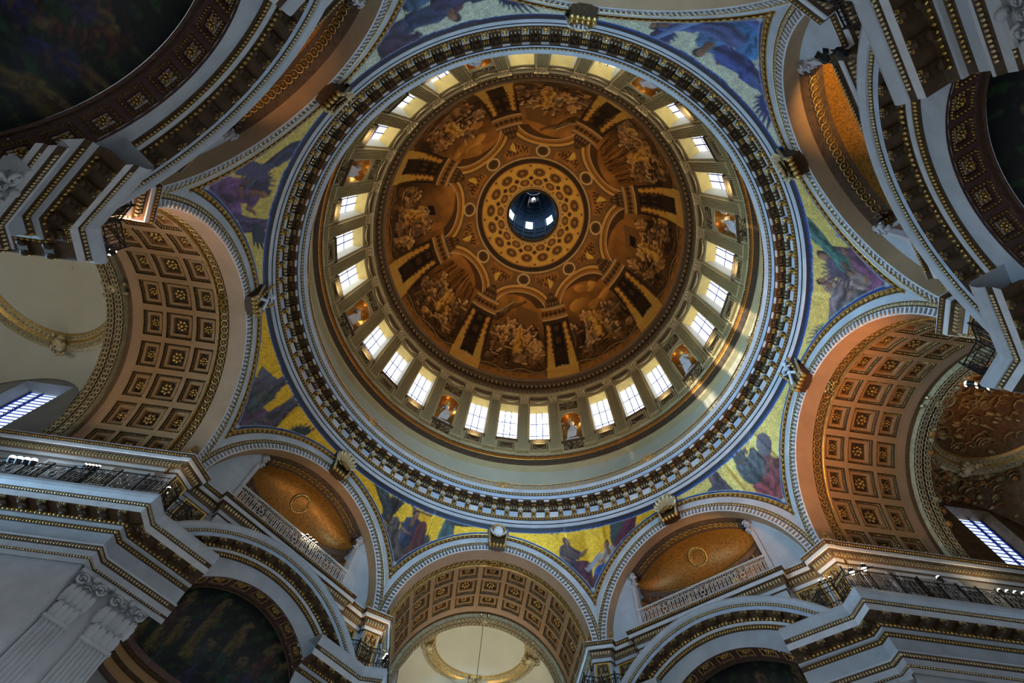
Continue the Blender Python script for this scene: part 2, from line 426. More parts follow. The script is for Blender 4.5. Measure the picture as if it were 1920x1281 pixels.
T = t_move(capital_T(1.0, 1.4, .3), Mc); mb.add(*T, 'gilt_pale', True); box(mb, 'drum_stone', -.45, .45, -.2, 0, 0, 1.4, Mc)
box(mb, 'gilt_pale', -.64, .64, -.42, .05, 1.25, 1.4, Mc); box(mb, 'gilt_pale', -.52, .52, -.26, .05, -.06, .06, Mc)
pcap = mb.build('pilaster_capital')
ring_copies('pilaster', shaft, wall_drum, PIL, (('capital', pcap, None), ('base', pbase, None)))
# window: panes, bars, reveal, sill
win_mesh = {}
mb = MB(); w = .98; dp = 1.0
def wl(x, z, d): R = Rw(z) + d; return (x, sqrt(max(R * R - x * x, 0)), z)   # point in the window bay, d behind the wall face
z0, z1, hx = 40.25, 46.1, 1.005
mb.grid([[wl(x, z1, 0), wl(x, z1, dp)] for x in np.linspace(-hx, hx, 5)], 'reveal_ochre', False)
for s in (-1, 1): mb.grid([[wl(s * hx, z, 0), wl(s * hx, z, dp)] for z in (z0, z1)], 'drum_plaster', False)
mb.grid([[wl(x, z0, 0), wl(x, z0, dp)] for x in np.linspace(-hx, hx, 5)], 'stone_blue', False)
win_mesh['reveal'] = mb.build('reveal')
mb = MB()
for i in (1, 2):
    x = -hx + 2 * hx * i / 3; T = t_box(x - .045, x + .045, -.06, .0, 0, z1 - z0)
    mb.add(*t_move(T, Matrix.Translation((0, Rw(z0) + dp - .03, z0)) @ Matrix.Rotation(math.atan(.092), 4, 'X')), 'glazing_bar')
    z = z0 + (z1 - z0) * i / 3; box(mb, 'glazing_bar', -hx, hx, Rw(z) + dp - .07, Rw(z) + dp - .02, z - .045, z + .045)
win_mesh['glazing_bar'] = mb.build('glazing_bar')
mb = MB()
for i in range(1, 15):
    z = z0 + (z1 - z0) * i / 15; box(mb, 'glazing_bar', -hx, hx, Rw(z) + dp - .03, Rw(z) + dp - .02, z - .014, z + .014)
for i in range(1, 9):
    x = -hx + 2 * hx * i / 9; T = t_box(x - .010, x + .010, -.02, .0, 0, z1 - z0)
    mb.add(*t_move(T, Matrix.Translation((0, Rw(z0) + dp - .02, z0)) @ Matrix.Rotation(math.atan(.092), 4, 'X')), 'glazing_bar')
win_mesh['lead_line'] = mb.build('lead_line')
panes = []
for i in range(3):
    for j in range(3):
        mb = MB(); xs = (-hx + 2 * hx * i / 3, -hx + 2 * hx * (i + 1) / 3); zs = (z0 + (z1 - z0) * j / 3, z0 + (z1 - z0) * (j + 1) / 3)
        mb.grid([[(x, Rw(z) + dp, z) for z in zs] for x in xs], 'window_light', False); panes.append(mb.build('pane'))
mb = MB()
for a, b_, o in ((39.98, 40.12, .34), (40.12, 40.25, .2)): box(mb, 'brown_frame', -1.12, 1.12, Rw(40.1) - o, Rw(40.1) + .1, a, b_)
win_mesh['sill'] = mb.build('sill')
mb = MB(); Ma = cone_M(38.5)
def frame_T(w, h, b, d0, d1, z=0.):       # rectangular moulding frame in the xz plane
    return t_join(t_box(-w/2, w/2, d0, d1, z, z + b), t_box(-w/2, w/2, d0, d1, z + h - b, z + h), t_box(-w/2, -w/2 + b, d0, d1, z + b, z + h - b), t_box(w/2 - b, w/2, d0, d1, z + b, z + h - b))
box(mb, 'drum_stone', -1.0, 1.0, -.1, .05, .03, 1.45, Ma)
for w_, h_, b_, z_ in ((1.92, 1.36, .09, .07), (1.5, .98, .06, .26)): mb.add(*t_move(frame_T(w_, h_, b_, -.24, -.08, z_), Ma), 'drum_flute'); box(mb, 'brown_frame', -w_ / 2 + .1, w_ / 2 - .1, -.105, -.1, z_ + .1, z_ + h_ - .1, Ma)
sw = [(x, -.16, .78 - .3 * (1 - (x / .5) ** 2)) for x in np.linspace(-.5, .5, 9)]
mb.add(*t_move(t_tube(sw, .06, 5), Ma), 'relief_gold', True)
for s in (-1, 1): mb.add(*t_move(t_ell(.09, .09, .2, 6, 4, (s * .52, -.16, .72)), Ma), 'relief_gold', True)
apron = mb.build('apron_panel')
mb = MB(); Ms = cone_M(46.35)
sw = [(x, -.14, .62 - .42 * (1 - (x / .95) ** 2)) for x in np.linspace(-.95, .95, 11)]
mb.add(*t_move(t_tube(sw, .10, 6), Ms), 'gilt_pale', True)
for s in (-1, 1): mb.add(*t_move(t_ell(.13, .12, .34, 6, 4, (s * .98, -.14, .5)), Ms), 'gilt_pale', True)
box(mb, 'brown_frame', -1.35, 1.35, -.10, .02, .84, 1.3, Ms)
swag = mb.build('swag')
for i, a in enumerate(WIN):
    W = empty('window_%d' % (i + 1), rotz(a), kind='structure')
    obj('reveal', win_mesh['reveal'], W); obj('glazing_bar', win_mesh['glazing_bar'], W); obj('lead_line', win_mesh['lead_line'], W, kind='stuff'); obj('sill', win_mesh['sill'], W)
    for pm in panes: obj('pane', pm, W)
ring_copies('apron_panel', apron, wall_drum, WIN); ring_copies('swag', swag, wall_drum, WIN + NIC)
# niches: half-round shell with gilded conch, arch mouldings, relief panels
mb = MB(); zs = np.linspace(39.7, 43.3, 3); aa = np.linspace(-pi / 2, pi / 2, 13)
mb.grid([[(1.0 * sin(a), Rw(z) - .02 + .95 * cos(a), z) for z in zs] for a in aa], 'niche_ochre')
mb.grid([[(1.0 * sin(a) * cos(e), Rw(43.3) - .02 + .95 * cos(a) * cos(e), 43.3 + 1.02 * sin(e)) for e in np.linspace(0, pi / 2, 7)] for a in aa], 'gilt_amber')
mb.grid([[(1.0 * sin(a) * q, Rw(39.7) - .02 + .95 * cos(a) * q, 39.7) for q in (0, 1)] for a in aa], 'drum_stone')
nshell = mb.build('niche')
mb = MB(); T = arch_frames(0, 1.12, 0, 14, ends=False)
an = np.linspace(0, pi, 15)
mb.grid([[(r * cos(a), y, r * sin(a) + 43.3) for r, y in ((1.0, Rw(43.3) - .02), (1.0, Rw(43.3) - .16), (1.22, Rw(43.3) - .16), (1.22, Rw(43.3)))] for a in an], 'drum_stone')
for s in (-1, 1):
    box(mb, 'drum_stone', *sorted((s * 1.0, s * 1.2)), -.14, .05, 1.2, 4.85, cone_M(38.45)); box(mb, 'gilt_pale', *sorted((s * .98, s * 1.32)), -.24, .05, 4.7, 4.95, cone_M(38.45))
box(mb, 'brown_frame', -1.2, 1.2, -.3, .05, 1.12, 1.28, cone_M(38.45))
narch = mb.build('niche_arch')
def relief_T(w, h, n, seed, d=.09):
    r = np.random.default_rng(seed); T = []
    for i in range(n):
        x, z = (r.random() - .5) * w, (r.random() - .5) * h; q = .05 + .07 * r.random()
        T.append(t_move(t_ell(q * 1.5, d, q, 5, 3), Matrix.Translation((x, 0, z)) @ Matrix.Rotation(r.random() * 6, 4, 'Y')))
    for s in (-1, 1): T.append(t_move(t_spiral(h * .33, .035, 1.5, 12), Matrix.Translation((s * w * .25, -.03, 0)) @ Matrix.Scale(s, 4, (1, 0, 0))))
    return t_join(*T)
mb = MB()
for z, h in ((39.1, 1.1), (45.55, 1.25)):
    Mr = cone_M(z); box(mb, 'gilt_ground', -1.0, 1.0, -.04, .02, -h / 2, h / 2, Mr); mb.add(*t_move(relief_T(1.9, h * .95, 70, int(z), .08), Mr @ Matrix.Translation((0, -.06, 0))), 'relief_gold', True)
nrel = mb.build('relief_panel')
ring_copies('niche', nshell, wall_drum, NIC, (('niche_arch', narch, None),)); ring_copies('relief_panel', nrel, wall_drum, NIC, kind='stuff')

# ---- cornice below the drum windows
trim1 = MB()
revolve(trim1, [(18.2, 36.35, 'drum_stone'), (17.87, 36.6, 'drum_stone'), (17.85, 36.86, 'gilt_ground'), (17.63, 37.45, 'gilt_amber'), (17.6, 37.5, 'gilt_amber'), (17.56, 37.82, 'gilt_ground'), (17.52, 38.0, 'drum_stone'), (17.48, 38.06, 'drum_stone'), (17.56, 38.1, 'drum_stone'), (17.6, 38.45, None)])
trim1 = obj('trim_1', trim1, kind='structure')
mb = MB(); mb.inst(t_leaf(.2, .5, .07, 3, 4), ring_frames(17.80, 36.92, 480, 0, -.35), 'gilt'); obj('leaf_moulding', mb, trim1, kind='stuff')
mb = MB(); mb.inst(scaled(EGG, .12, .1, .16), ring_frames(17.5, 37.92, 560), 'gilt_pale'); obj('bead_row', mb, trim1, kind='stuff')
mb = MB(); mb.inst(t_ell(.09, .05, .07, 5, 3), ring_frames(17.57, 37.66, 420), 'gilt_amber'); obj('amber_moulding', mb, trim1, kind='stuff')
# ---- plain wall above the whispering walk, and the walk
mb = MB(); revolve(mb, [(15.75, 31.02, 'stone_pale'), (18.25, 30.95, None)]); revolve(mb, [(18.25, 30.9, 'drum_plaster'), (18.2, 36.38, None)]); obj('wall_gallery', mb, kind='structure')

# ---- cornice of the painted dome
mb = MB()
revolve(mb, [(16.76, 47.7, 'drum_stone'), (16.62, 47.72, 'drum_stone'), (16.58, 48.0, 'drum_stone'), (16.52, 48.02, 'drum_stone'), (16.5, 48.28, 'gilt_ground'), (16.42, 48.42, 'gilt_ground'), (16.62, 48.44, 'brown_frame'), (16.6, 49.0, 'brown_frame'), (16.5, 49.05, 'gilt_ground'), (16.46, 49.3, 'brown_soffit'), (16.62, 49.32, 'brown_soffit'), (16.62, 49.95, 'brown_soffit'), (16.34, 50.05, 'brown_frame'), (16.32, 50.42, 'gilt_ground'), (16.25, 50.62, 'brown_frame'), (16.24, 50.72, 'brown_frame'), (16.12, 50.95, 'plaster_rib'), (16.1, 51.1, 'plaster_rib'), (16.32, 51.16, None)])
trim2 = obj('trim_2', mb, kind='structure')
mb = MB(); mb.add(*t_box(-.13, .13, -.17, .06, 0, .42), 'gilt_ground'); mb.add(*t_box(-.15, .15, -.25, .05, .34, .46), 'drum_stone'); mb.add(*t_ell(.13, .1, .13, 6, 4, (0, -.17, .12)), 'gilt', True); bm_ = mb.build('bracket')
for F in ring_frames(16.6, 49.5, 192, .9375): obj('bracket', bm_, trim2, Matrix(F.tolist()))
mb = MB(); mb.inst(scaled(EGG, .26, .1, .3), ring_frames(16.58, 48.72, 200), 'gilt_pale'); obj('garland_moulding', mb, trim2, kind='stuff')
mb = MB(); mb.inst(scaled(EGG, .1, .1, .12), ring_frames(16.28, 50.52, 560), 'gilt'); mb.inst(scaled(EGG, .14, .1, .14), ring_frames(16.44, 48.35, 460), 'gilt_pale'); mb.inst(scaled(EGG, .14, .1, .16), ring_frames(16.47, 49.18, 460), 'gilt'); obj('bead_row', mb, trim2, kind='stuff')

# ---- great cornice of the gallery
mb = MB()
revolve(mb, [(16.8, 27.95, 'stone'), (16.72, 28.02, 'stone'), (16.70, 28.18, 'dark_line'), (16.75, 28.19, 'dark_line'), (16.75, 28.24, 'dark_line'), (16.67, 28.25, 'stone'), (16.63, 28.52, 'gilt_ground'), (16.56, 28.78, 'gilt'), (16.55, 28.83, 'gilt_ground'), (16.78, 28.85, 'gilt_ground'), (16.78, 29.62, 'gilt_ground'), (16.66, 29.64, 'gilt_ground'), (16.6, 29.92, 'brown_soffit'), (16.63, 30.2, 'brown_soffit'), (16.03, 30.25, 'dark_line'), (16.0, 30.24, 'stone_blue'), (15.98, 30.6, 'gilt_ground'), (15.9, 30.86, 'stone'), (15.86, 30.9, 'stone'), (15.72, 31.06, None)], 384)
trim3 = obj('trim_3', mb, kind='structure')
mb = MB(); mb.inst(t_join(t_ring(.085, .03, 6, 4), t_ell(.05, .06, .07, 5, 3)), ring_frames(15.93, 30.73, 420), 'gilt_pale'); obj('scroll_moulding', mb, trim3, kind='stuff')
mb = MB(); mb.inst(t_ell(.07, .06, .1, 6, 4), ring_frames(16.58, 28.66, 480), 'gilt'); obj('egg_and_dart', mb, trim3, kind='stuff')
mb = MB(); mb.inst(t_box(-.04, .04, -.07, .05, -.1, .1), ring_frames(16.6, 29.8, 480), 'gilt_pale'); obj('dentil_row', mb, trim3, kind='stuff')
pan = []
for m in ('stone_blue', 'stone_pale', 'stone_rose'):
    mb = MB(); box(mb, m, -.36, .36, -.05, .05, -.33, .33); pan.append(mb.build('frieze_panel'))
mb = MB()      # console on the frieze: gilded bracket with a white cap
mb.add(*t_box(-.15, .15, -.14, .02, -.36, .32), 'gilt_ground'); mb.add(*t_ell(.14, .14, .12, 6, 4, (0, -.16, -.26)), 'gilt', True); mb.add(*t_ell(.16, .16, .11, 6, 4, (0, -.2, .2)), 'gilt', True)
for s in (-1, 1): mb.add(*t_ell(.05, .1, .3, 5, 4, (s * .1, -.15, -.02)), 'gilt', True)
mb.add(*t_box(-.2, .2, -.34, .02, .32, .40), 'marble_white'); console = mb.build('console')
mb = MB()      # modillion under the corona
mb.add(*t_box(-.18, .18, -.42, .12, -.2, .02), 'gilt_ground'); mb.add(*t_box(-.21, .21, -.5, -.42, -.12, .03), 'marble_white')
for x in (-.12, 0, .12): mb.add(*t_ell(.06, .2, .09, 5, 4, (x, -.16, -.2)), 'gilt', True)
mb.add(*t_ell(.17, .1, .12, 6, 4, (0, .04, -.26)), 'gilt', True); modil = mb.build('modillion')
mb = MB()
for q, zz, m in ((.62, 0, 'brown_frame'), (.44, .05, 'brown_soffit')):
    pass
mb.add(*t_move(frame_T(.66, .52, .07, -.05, .02, -.26), Matrix.Rotation(-pi / 2, 4, 'X')), 'brown_frame')
mb.add(*t_move(frame_T(.5, .38, .05, -.02, .03, -.19), Matrix.Rotation(-pi / 2, 4, 'X')), 'gilt_ground')
coff = mb.build('coffer')
mb = MB(); mb.add(*t_move(t_rosette(.13, .08, 6), Matrix.Rotation(pi / 2, 4, 'X')), 'brown_frame', True); cros = mb.build('rosette')
for i in range(96):
    a = 1.875 + 3.75 * i; F = rotz(a)
    obj('modillion', modil, trim3, F @ Matrix.Translation((0, 16.56, 30.2))); obj('console', console, trim3, F @ Matrix.Translation((0, 16.77, 29.22)))
    G = rotz(a + 1.875)
    obj('frieze_panel', pan[(i * 7 // 3 + i // 5) % 3 if i % 4 else 0], trim3, G @ Matrix.Translation((0, 16.76, 29.2)))
    c = obj('coffer', coff, trim3, G @ Matrix.Translation((0, 16.33, 30.2))); obj('rosette', cros, c, Matrix.Translation((0, 0, -.02)))

# ---- lantern cone seen through the eye of the dome
mb = MB(); n = 48; zz = [73.2, 82, 91.5, 100.5, 110, 121]; rr = [5.6, 5.55, 5.5, 5.3, 4.2, 2.6]
def rz(z): return float(np.interp(z, zz, rr))
for i in range(n):
    a0, a1 = 360 * i / n, 360 * (i + 1) / n; op = (i % 6 in (0, 5))
    for za, zb in ((73.2, 91.5), (91.5, 98.5), (98.5, 121)):
        if op and za == 91.5: continue
        ks = np.linspace(za, zb, 4)
        mb.grid([[(rz(z) * sin(radians(a)), rz(z) * cos(radians(a)), z) for z in ks] for a in (a0, a1)], 'cone_blue')
revolve(mb, [(2.6, 121, 'cone_blue'), (.01, 122, None)], 24); revolve(mb, [(4.3, 73.3, 'cone_blue'), (5.6, 73.25, None)], 48)
lant = obj('wall_lantern', mb, kind='structure')
mb = MB()
for i in range(16):
    a = 22.5 * i + 11.25; 
    for z0_, z1_ in ((75, 91), (91.5, 99), (100, 120)):
        r0, r1 = rz(z0_) - .12, rz(z1_) - .12; A = radians(a)
        mb.add(*t_tube([(r0 * sin(A), r0 * cos(A), z0_), (r1 * sin(A), r1 * cos(A), z1_)], .16, 4), 'cone_blue')
for z in (84, 88, 91, 101, 104, 107, 110, 114): revolve(mb, [(rz(z), z - .2, 'cone_blue'), (rz(z) - .14, z - .15, 'cone_blue'), (rz(z) - .14, z + .15, 'cone_blue'), (rz(z), z + .2, None)], 32)
obj('rib', mb, lant, kind='stuff')
mb = MB(); an = np.linspace(0, pi, 9)
ow = 5.5 * sin(radians(7.5)) 
V = [(-ow, 5.46, 91.5), (ow, 5.46, 91.5)] + [(ow * cos(a), 5.36, 98.5 + 2 * sin(a)) for a in an]
mb.add(V, [[0, 1, 2, len(V) - 1]] + [[2 + i, 3 + i, len(V) - 2 - i, len(V) - 1 - i] for i in range(0, 4)], 'lantern_light')
lw = mb.build('pane')
for i in range(8): obj('pane', lw, lant, rotz(45 * i))
mb = MB(); mb.add(*t_ell(.35, .35, .2, 10, 5, (.5, 3.0, 117)), 'lamp_white', True)
tag(obj('lantern_lamp', mb), 'small bright white lamp hanging high inside the dark lantern', 'lamp')

# ================================================================== MAIN ARMS (four barrel-vaulted bays)
def bead(mb, r, n_, N, m, T, a0=0., a1=180.): mb.inst(T, arch_frames(n_, r, ZC, N, a0, a1), m)
def archivolt(mb, deep):
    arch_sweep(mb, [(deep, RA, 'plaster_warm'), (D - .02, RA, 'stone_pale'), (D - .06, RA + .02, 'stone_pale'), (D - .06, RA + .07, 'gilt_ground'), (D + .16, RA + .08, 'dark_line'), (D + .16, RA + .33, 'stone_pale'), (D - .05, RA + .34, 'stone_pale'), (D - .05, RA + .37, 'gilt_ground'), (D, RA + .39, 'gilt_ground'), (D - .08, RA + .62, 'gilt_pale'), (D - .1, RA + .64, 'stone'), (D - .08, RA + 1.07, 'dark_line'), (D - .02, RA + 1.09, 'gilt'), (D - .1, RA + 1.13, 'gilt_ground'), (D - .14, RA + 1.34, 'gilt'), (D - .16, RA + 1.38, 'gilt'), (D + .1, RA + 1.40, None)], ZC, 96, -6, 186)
def archivolt_parts(w):
    mb = MB(); mb.inst(t_box(-.05, .05, -.12, .16, -.15, .15), arch_frames(D, RA + .2, ZC, 84), 'stone_pale', False); obj('flute_band', mb, w, kind='stuff')
    mb = MB(); mb.inst(t_join(t_ell(.06, .06, .1, 5, 4), t_ell(.025, .04, .11, 4, 3, (.09, 0, 0))), arch_frames(D - .06, RA + .51, ZC, 112), 'gilt_pale'); obj('bead_row', mb, w, kind='stuff')
    mb = MB(); mb.inst(t_join(t_ring(.105, .026, 8, 4), t_ell(.06, .06, .09, 6, 4), t_ell(.02, .03, .11, 4, 3, (.16, 0, 0))), arch_frames(D - .15, RA + 1.24, ZC, 72), 'gilt'); obj('egg_and_dart', mb, w, kind='stuff')
# impost profile (out, z)
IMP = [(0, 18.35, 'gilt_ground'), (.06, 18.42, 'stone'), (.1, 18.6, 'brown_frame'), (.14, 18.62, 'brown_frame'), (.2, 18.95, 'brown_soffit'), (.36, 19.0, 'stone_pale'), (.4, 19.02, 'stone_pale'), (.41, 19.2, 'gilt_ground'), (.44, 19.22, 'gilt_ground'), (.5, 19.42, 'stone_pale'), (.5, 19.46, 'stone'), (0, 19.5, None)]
def impost_parts(w, segs, name='dentil_row'):
    mb = MB()
    for a, b in segs:
        mb.inst(t_box(-.045, .045, -.12, .02, -.09, .09), seg_frames(a, b, .16, 18.8, .17, .06), 'gilt_pale', False)
        mb.inst(scaled(EGG, .1, .1, .14), seg_frames(a, b, .47, 19.31, .14, .04), 'gilt')
    mb.mirror(); obj(name, mb, w, kind='stuff')
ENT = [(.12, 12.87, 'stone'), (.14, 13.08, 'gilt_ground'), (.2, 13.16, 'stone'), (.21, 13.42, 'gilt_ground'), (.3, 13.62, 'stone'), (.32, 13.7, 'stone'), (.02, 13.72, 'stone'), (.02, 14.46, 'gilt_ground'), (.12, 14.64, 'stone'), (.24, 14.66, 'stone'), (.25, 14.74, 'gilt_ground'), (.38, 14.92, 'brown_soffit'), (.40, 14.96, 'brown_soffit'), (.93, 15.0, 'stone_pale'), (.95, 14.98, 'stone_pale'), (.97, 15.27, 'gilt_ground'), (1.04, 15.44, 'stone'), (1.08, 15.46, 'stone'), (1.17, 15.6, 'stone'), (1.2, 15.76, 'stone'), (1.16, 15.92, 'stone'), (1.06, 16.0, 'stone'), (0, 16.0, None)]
MODIL = t_join(t_box(-.17, .17, -.40, .08, -.15, .02), t_ell(.15, .12, .1, 6, 4, (0, -.34, -.13)), t_ell(.17, .12, .12, 6, 4, (0, 0, -.15)))
mb = MB(); mb.add(*MODIL, 'gilt_ground'); mb.add(*t_ell(.10, .07, .05, 6, 4, (0, -.36, -.2)), 'gilt_ground', True); mb.add(*frame_T(.36, .12, .02, -.43, -.40, -.13), 'gilt')
for x in (-.1, 0, .1): mb.add(*t_ell(.035, .04, .06, 5, 3, (x, -.44, -.04)), 'gilt_pale', True)
modil2 = mb.build('modillion')
mb = MB(); mb.add(*t_rosette(.14, .06, 5), 'gilt_ground', True); ros2 = mb.build('rosette')
def ent_parts(w, segs):
    mb = MB()
    for a, b, *ee in segs:
        ee = dict(zip(('e0', 'e1'), ee))
        mb.inst(t_join(t_ell(.07, .06, .1, 6, 4), t_ell(.025, .04, .1, 4, 3, (.1, 0, 0))), seg_frames(a, b, .34, 14.84, .2, .12, **ee), 'gilt')
        mb.inst(scaled(EGG, .11, .1, .14), seg_frames(a, b, 1.02, 15.36, .13, .05, **ee), 'gilt_pale'); mb.inst(scaled(EGG, .11, .1, .14), seg_frames(a, b, .09, 14.55, .14, .05, **ee), 'gilt')
        mb.inst(scaled(EGG, .1, .08, .14), seg_frames(a, b, .28, 13.52, .13, .05, **ee), 'gilt_pale'); mb.inst(scaled(EGG, .09, .08, .08), seg_frames(a, b, .19, 13.12, .12, .05, **ee), 'gilt_pale')
    mb.mirror(); obj('bead_row', mb, w, kind='stuff')
    for a, b, *ee in segs:
        for s in (1, -1):
            for F in seg_frames(a, b, .5, 14.98, .85, .3, *ee):
                G = Matrix(F.tolist())
                if s < 0: G = Matrix.Scale(-1, 4, (1, 0, 0)) @ G
                obj('modillion', modil2, w, G)
V0 = (HALF, D); NXT = (HALF + .707, D - .707); PRV = (-HALF - .707, D - .707)
main_seg_low = [((6.55, 25.0), (6.55, D), 0, 1), ((6.55, D), V0, 1, -.414)]

main = MB(); archivolt(main, 18.1)
right = MB()
for z0_, z1_ in ((7.0, 13.0), (13.0, 16.0)):
    right.grid([[(6.55, 33.5, z) for z in (z0_, z1_)], [(6.55, D, z) for z in (z0_, z1_)], [(HALF, D, z) for z in (z0_, z1_)]], 'stone', False)
right.grid([[(6.55, n_, z) for z in (16.0, 19.5)] for n_ in (33.5, 24.6, 17.6)], 'arm_stone', False)
sweep(right, [(6.55, 25.0), (6.55, D), V0], ENT, nxt=NXT)
sweep(right, [(6.55, 33.0), (6.55, 17.05)], IMP)
for n0, n1 in ((18.1, 19.6), (20.1, 23.4)):                       # sunk wall panels above the balcony
    T = t_move(frame_T(n1 - n0, 2.0, .12, -.06, .02), Matrix.Translation((6.55, (n0 + n1) / 2, 16.25)) @ Matrix.Rotation(-pi / 2, 4, 'Z')); right.add(*T, 'stone')
right.mirror(); main.V += right.V; off = main.n
for (Q, mi, sm) in right.F: main.F.append((Q + off, main.mi(right.mats[mi]), sm))
main.n += right.n
# barrel: rope strip, plain ribs at both ends, recess, lattice rib
arch_sweep(main, [(18.1, RA, 'apse_brown'), (18.12, RA + .12, 'apse_brown'), (18.72, RA + .12, 'gilt'), (18.74, RA + .02, 'gilt'), (18.8, RA, None)], ZC, 80)
arch_sweep(main, [(23.35, RA, 'plaster_warm'), (23.9, RA, 'brown_frame'), (23.9, RA + .1, 'brown_frame'), (24.25, RA + .1, 'cream_gilt'), (24.25, RA - .25, 'gilt_ground'), (25.3, RA - .25, 'cream_gilt'), (25.3, RA + .3, None)], ZC, 80)
mains = {}
mesh_main = main.build('wall_main')
def coffer_meshes(y0, y1, hx, hy, r=RA - .0, nm=('plaster_rib', 'gilt_ground', 'gilt_ground'), cell=None, dep=(.1, .14, .34), fr_=(.14, .3)):
    """one vault coffer at the crown; steps down from the rib to a dark sunk panel"""
    cy = (y0 + y1) / 2; ca = cell or radians(180 / 11) / 2 * r
    def P(x, y, d): a = x / r; return ((r + d) * sin(a), y, ZC + (r + d) * cos(a))
    mb = MB()
    def loop(hx, hy, d): return [[P(-hx, cy - hy, d), P(0, cy - hy, d), P(hx, cy - hy, d)], [P(hx, cy - hy, d), P(hx, cy, d), P(hx, cy + hy, d)], [P(hx, cy + hy, d), P(0, cy + hy, d), P(-hx, cy + hy, d)], [P(-hx, cy + hy, d), P(-hx, cy, d), P(-hx, cy - hy, d)]]
    outer = [[P(-ca, y0, 0), P(0, y0, 0), P(ca, y0, 0)], [P(ca, y0, 0), P(ca, cy, 0), P(ca, y1, 0)], [P(ca, y1, 0), P(0, y1, 0), P(-ca, y1, 0)], [P(-ca, y1, 0), P(-ca, cy, 0), P(-ca, y0, 0)]]
    L = [(outer, None), (loop(hx, hy, 0), nm[0]), (loop(hx - .02, hy - .02, dep[0]), nm[1]), (loop(hx - fr_[0], hy - fr_[0], dep[1]), nm[1]), (loop(hx - fr_[1], hy - fr_[1], dep[1]), nm[0]), (loop(hx - fr_[1] - .02, hy - fr_[1] - .02, dep[2]), nm[0])]
    for (A, _), (B, m) in zip(L[:-1], L[1:]):
        for a, b in zip(A, B): mb.grid([a, b], m, False)
    q = L[-1][0]; mb.add([q[0][0], q[0][2], q[2][0], q[2][2]], [[0, 1, 2, 3]], nm[2])
    fm = mb.build('coffer')
    mb = MB(); F = []
    for x0, y0_, x1, y1_ in ((-1, -1, 1, -1), (1, -1, 1, 1), (1, 1, -1, 1), (-1, 1, -1, -1)):
        L_ = 2 * (hx if x0 != x1 else hy); k = int(L_ / .13)
        for i in range(k):
            t = (i + .5) / k; X = (x0 + (x1 - x0) * t) * (hx - .08); Y = cy + (y0_ + (y1_ - y0_) * t) * (hy - .08); a = X / r; o = P(X, Y, dep[0] - .02)
            F.append(fr(o, (cos(a), 0, -sin(a)), (0, 1, 0), (sin(a), 0, cos(a))))
    mb.inst(t_ell(.05, .05, .06, 5, 3), np.array(F), 'gilt'); bmh = mb.build('bead_frame')
    mb = MB(); R_ = min(hx, hy) * .5
    T = t_rosette(R_, .13, 7); Mx = Matrix.Translation((0, cy, ZC + r + dep[2] - .06)) @ Matrix.Rotation(pi / 2, 4, 'X'); mb.add(*t_move(T, Mx), 'gilt', True)
    fl = [t_move(t_ell(.09, .05, .06, 5, 3), Matrix.Translation((sx * (hx - fr_[1] - .12), cy + sy * (hy - fr_[1] - .12), ZC + r + dep[2] - .05))) for sx in (-1, 1) for sy in (-1, 1)]
    mb.add(*t_join(*fl), 'gilt', True); return fm, bmh, mb.build('rosette')
cf = [coffer_meshes(18.8, 20.17, .75, .58), coffer_meshes(20.17, 22.0, .78, .78), coffer_meshes(22.0, 23.36, .75, .58)]
# saucer dome beyond the barrel, its wreath and the side lunette windows
bay = MB(); n0, n1, hw = 25.3, 33.2, 6.55; cn, zr, Rr = 29.2, 26.0, 4.75
aa = np.radians(np.linspace(0, 360, 97))
def sq_pt(a):
    c, s = cos(a), sin(a); q = max(abs(c) / hw, abs(s) / 3.95); x, y = c / q, s / q
    zs = max(ZC + sqrt(max(0, (RA - .3) ** 2 - x * x)) if abs(abs(s) / 3.95 - q) < 1e-6 else 0, ZC + 5.9 * sqrt(max(0, 1 - (y / 3.95) ** 2)) if abs(abs(c) / hw - q) < 1e-6 else 0)
    return x, cn + y, max(zs, ZC)
P = []
for a in aa:
    x, y, z = sq_pt(a); X, Y = Rr * cos(a), cn + Rr * .83 * sin(a) if False else cn + min(Rr, 4.7) * sin(a) * (3.9 / 4.7 if False else 1)
    P.append([(x + (X - x) * t, y + (Y - y) * t, z + (zr - z) * sin(t * pi / 2)) for t in np.linspace(0, 1, 5)])
bay.grid(P, 'cream')
bay.grid([[(Rr * .82 * q * cos(a), cn + Rr * .82 * q * sin(a), zr + .25 + 1.6 * (1 - q * q)) for q in np.linspace(1, .01, 6)] for a in aa], 'cream')
for s in (-1, 1):
    # side wall with the window opening left free
    wz0, wz1, wn0, wn1 = 19.5, 24.5, 27.75, 30.65
    for a, b, c, d in ((25.3, wn0, 19.5, 25.2), (wn1, 33.2, 19.5, 25.2), (wn0, wn1, wz1, 25.6)):
        bay.grid([[(s * 6.6, n_, z) for z in (c, d)] for n_ in (a, b)], 'arm_stone', False)
    bay.grid([[(s * x, wn0, z) for x in (6.6, 7.5)] for z in (wz0, wz1)], 'arm_stone', False); bay.grid([[(s * x, wn1, z) for x in (6.6, 7.5)] for z in (wz0, wz1)], 'arm_stone', False); bay.grid([[(s * x, n_, wz1) for x in (6.6, 7.5)] for n_ in (wn0, wn1)], 'arm_stone', False)
    an = np.linspace(0, pi, 17)
    bay.grid([[(s * x, cn + q * 3.6 * cos(a), ZC + 2.3 + q * 4.2 * sin(a)) for x, q in ((6.6, 1.0), (6.2, 1.0), (6.15, 1.06), (6.6, 1.1))] for a in an], 'arm_stone')
bay.grid([[(x, 33.3, z) for z in (7, 29.2)] for x in (-8, 8)], 'cream', False)
bay.grid([[(x, n_, 29) for n_ in (17.6, 34)] for x in (-8, 8)], 'stone', False)      # roof over the arm
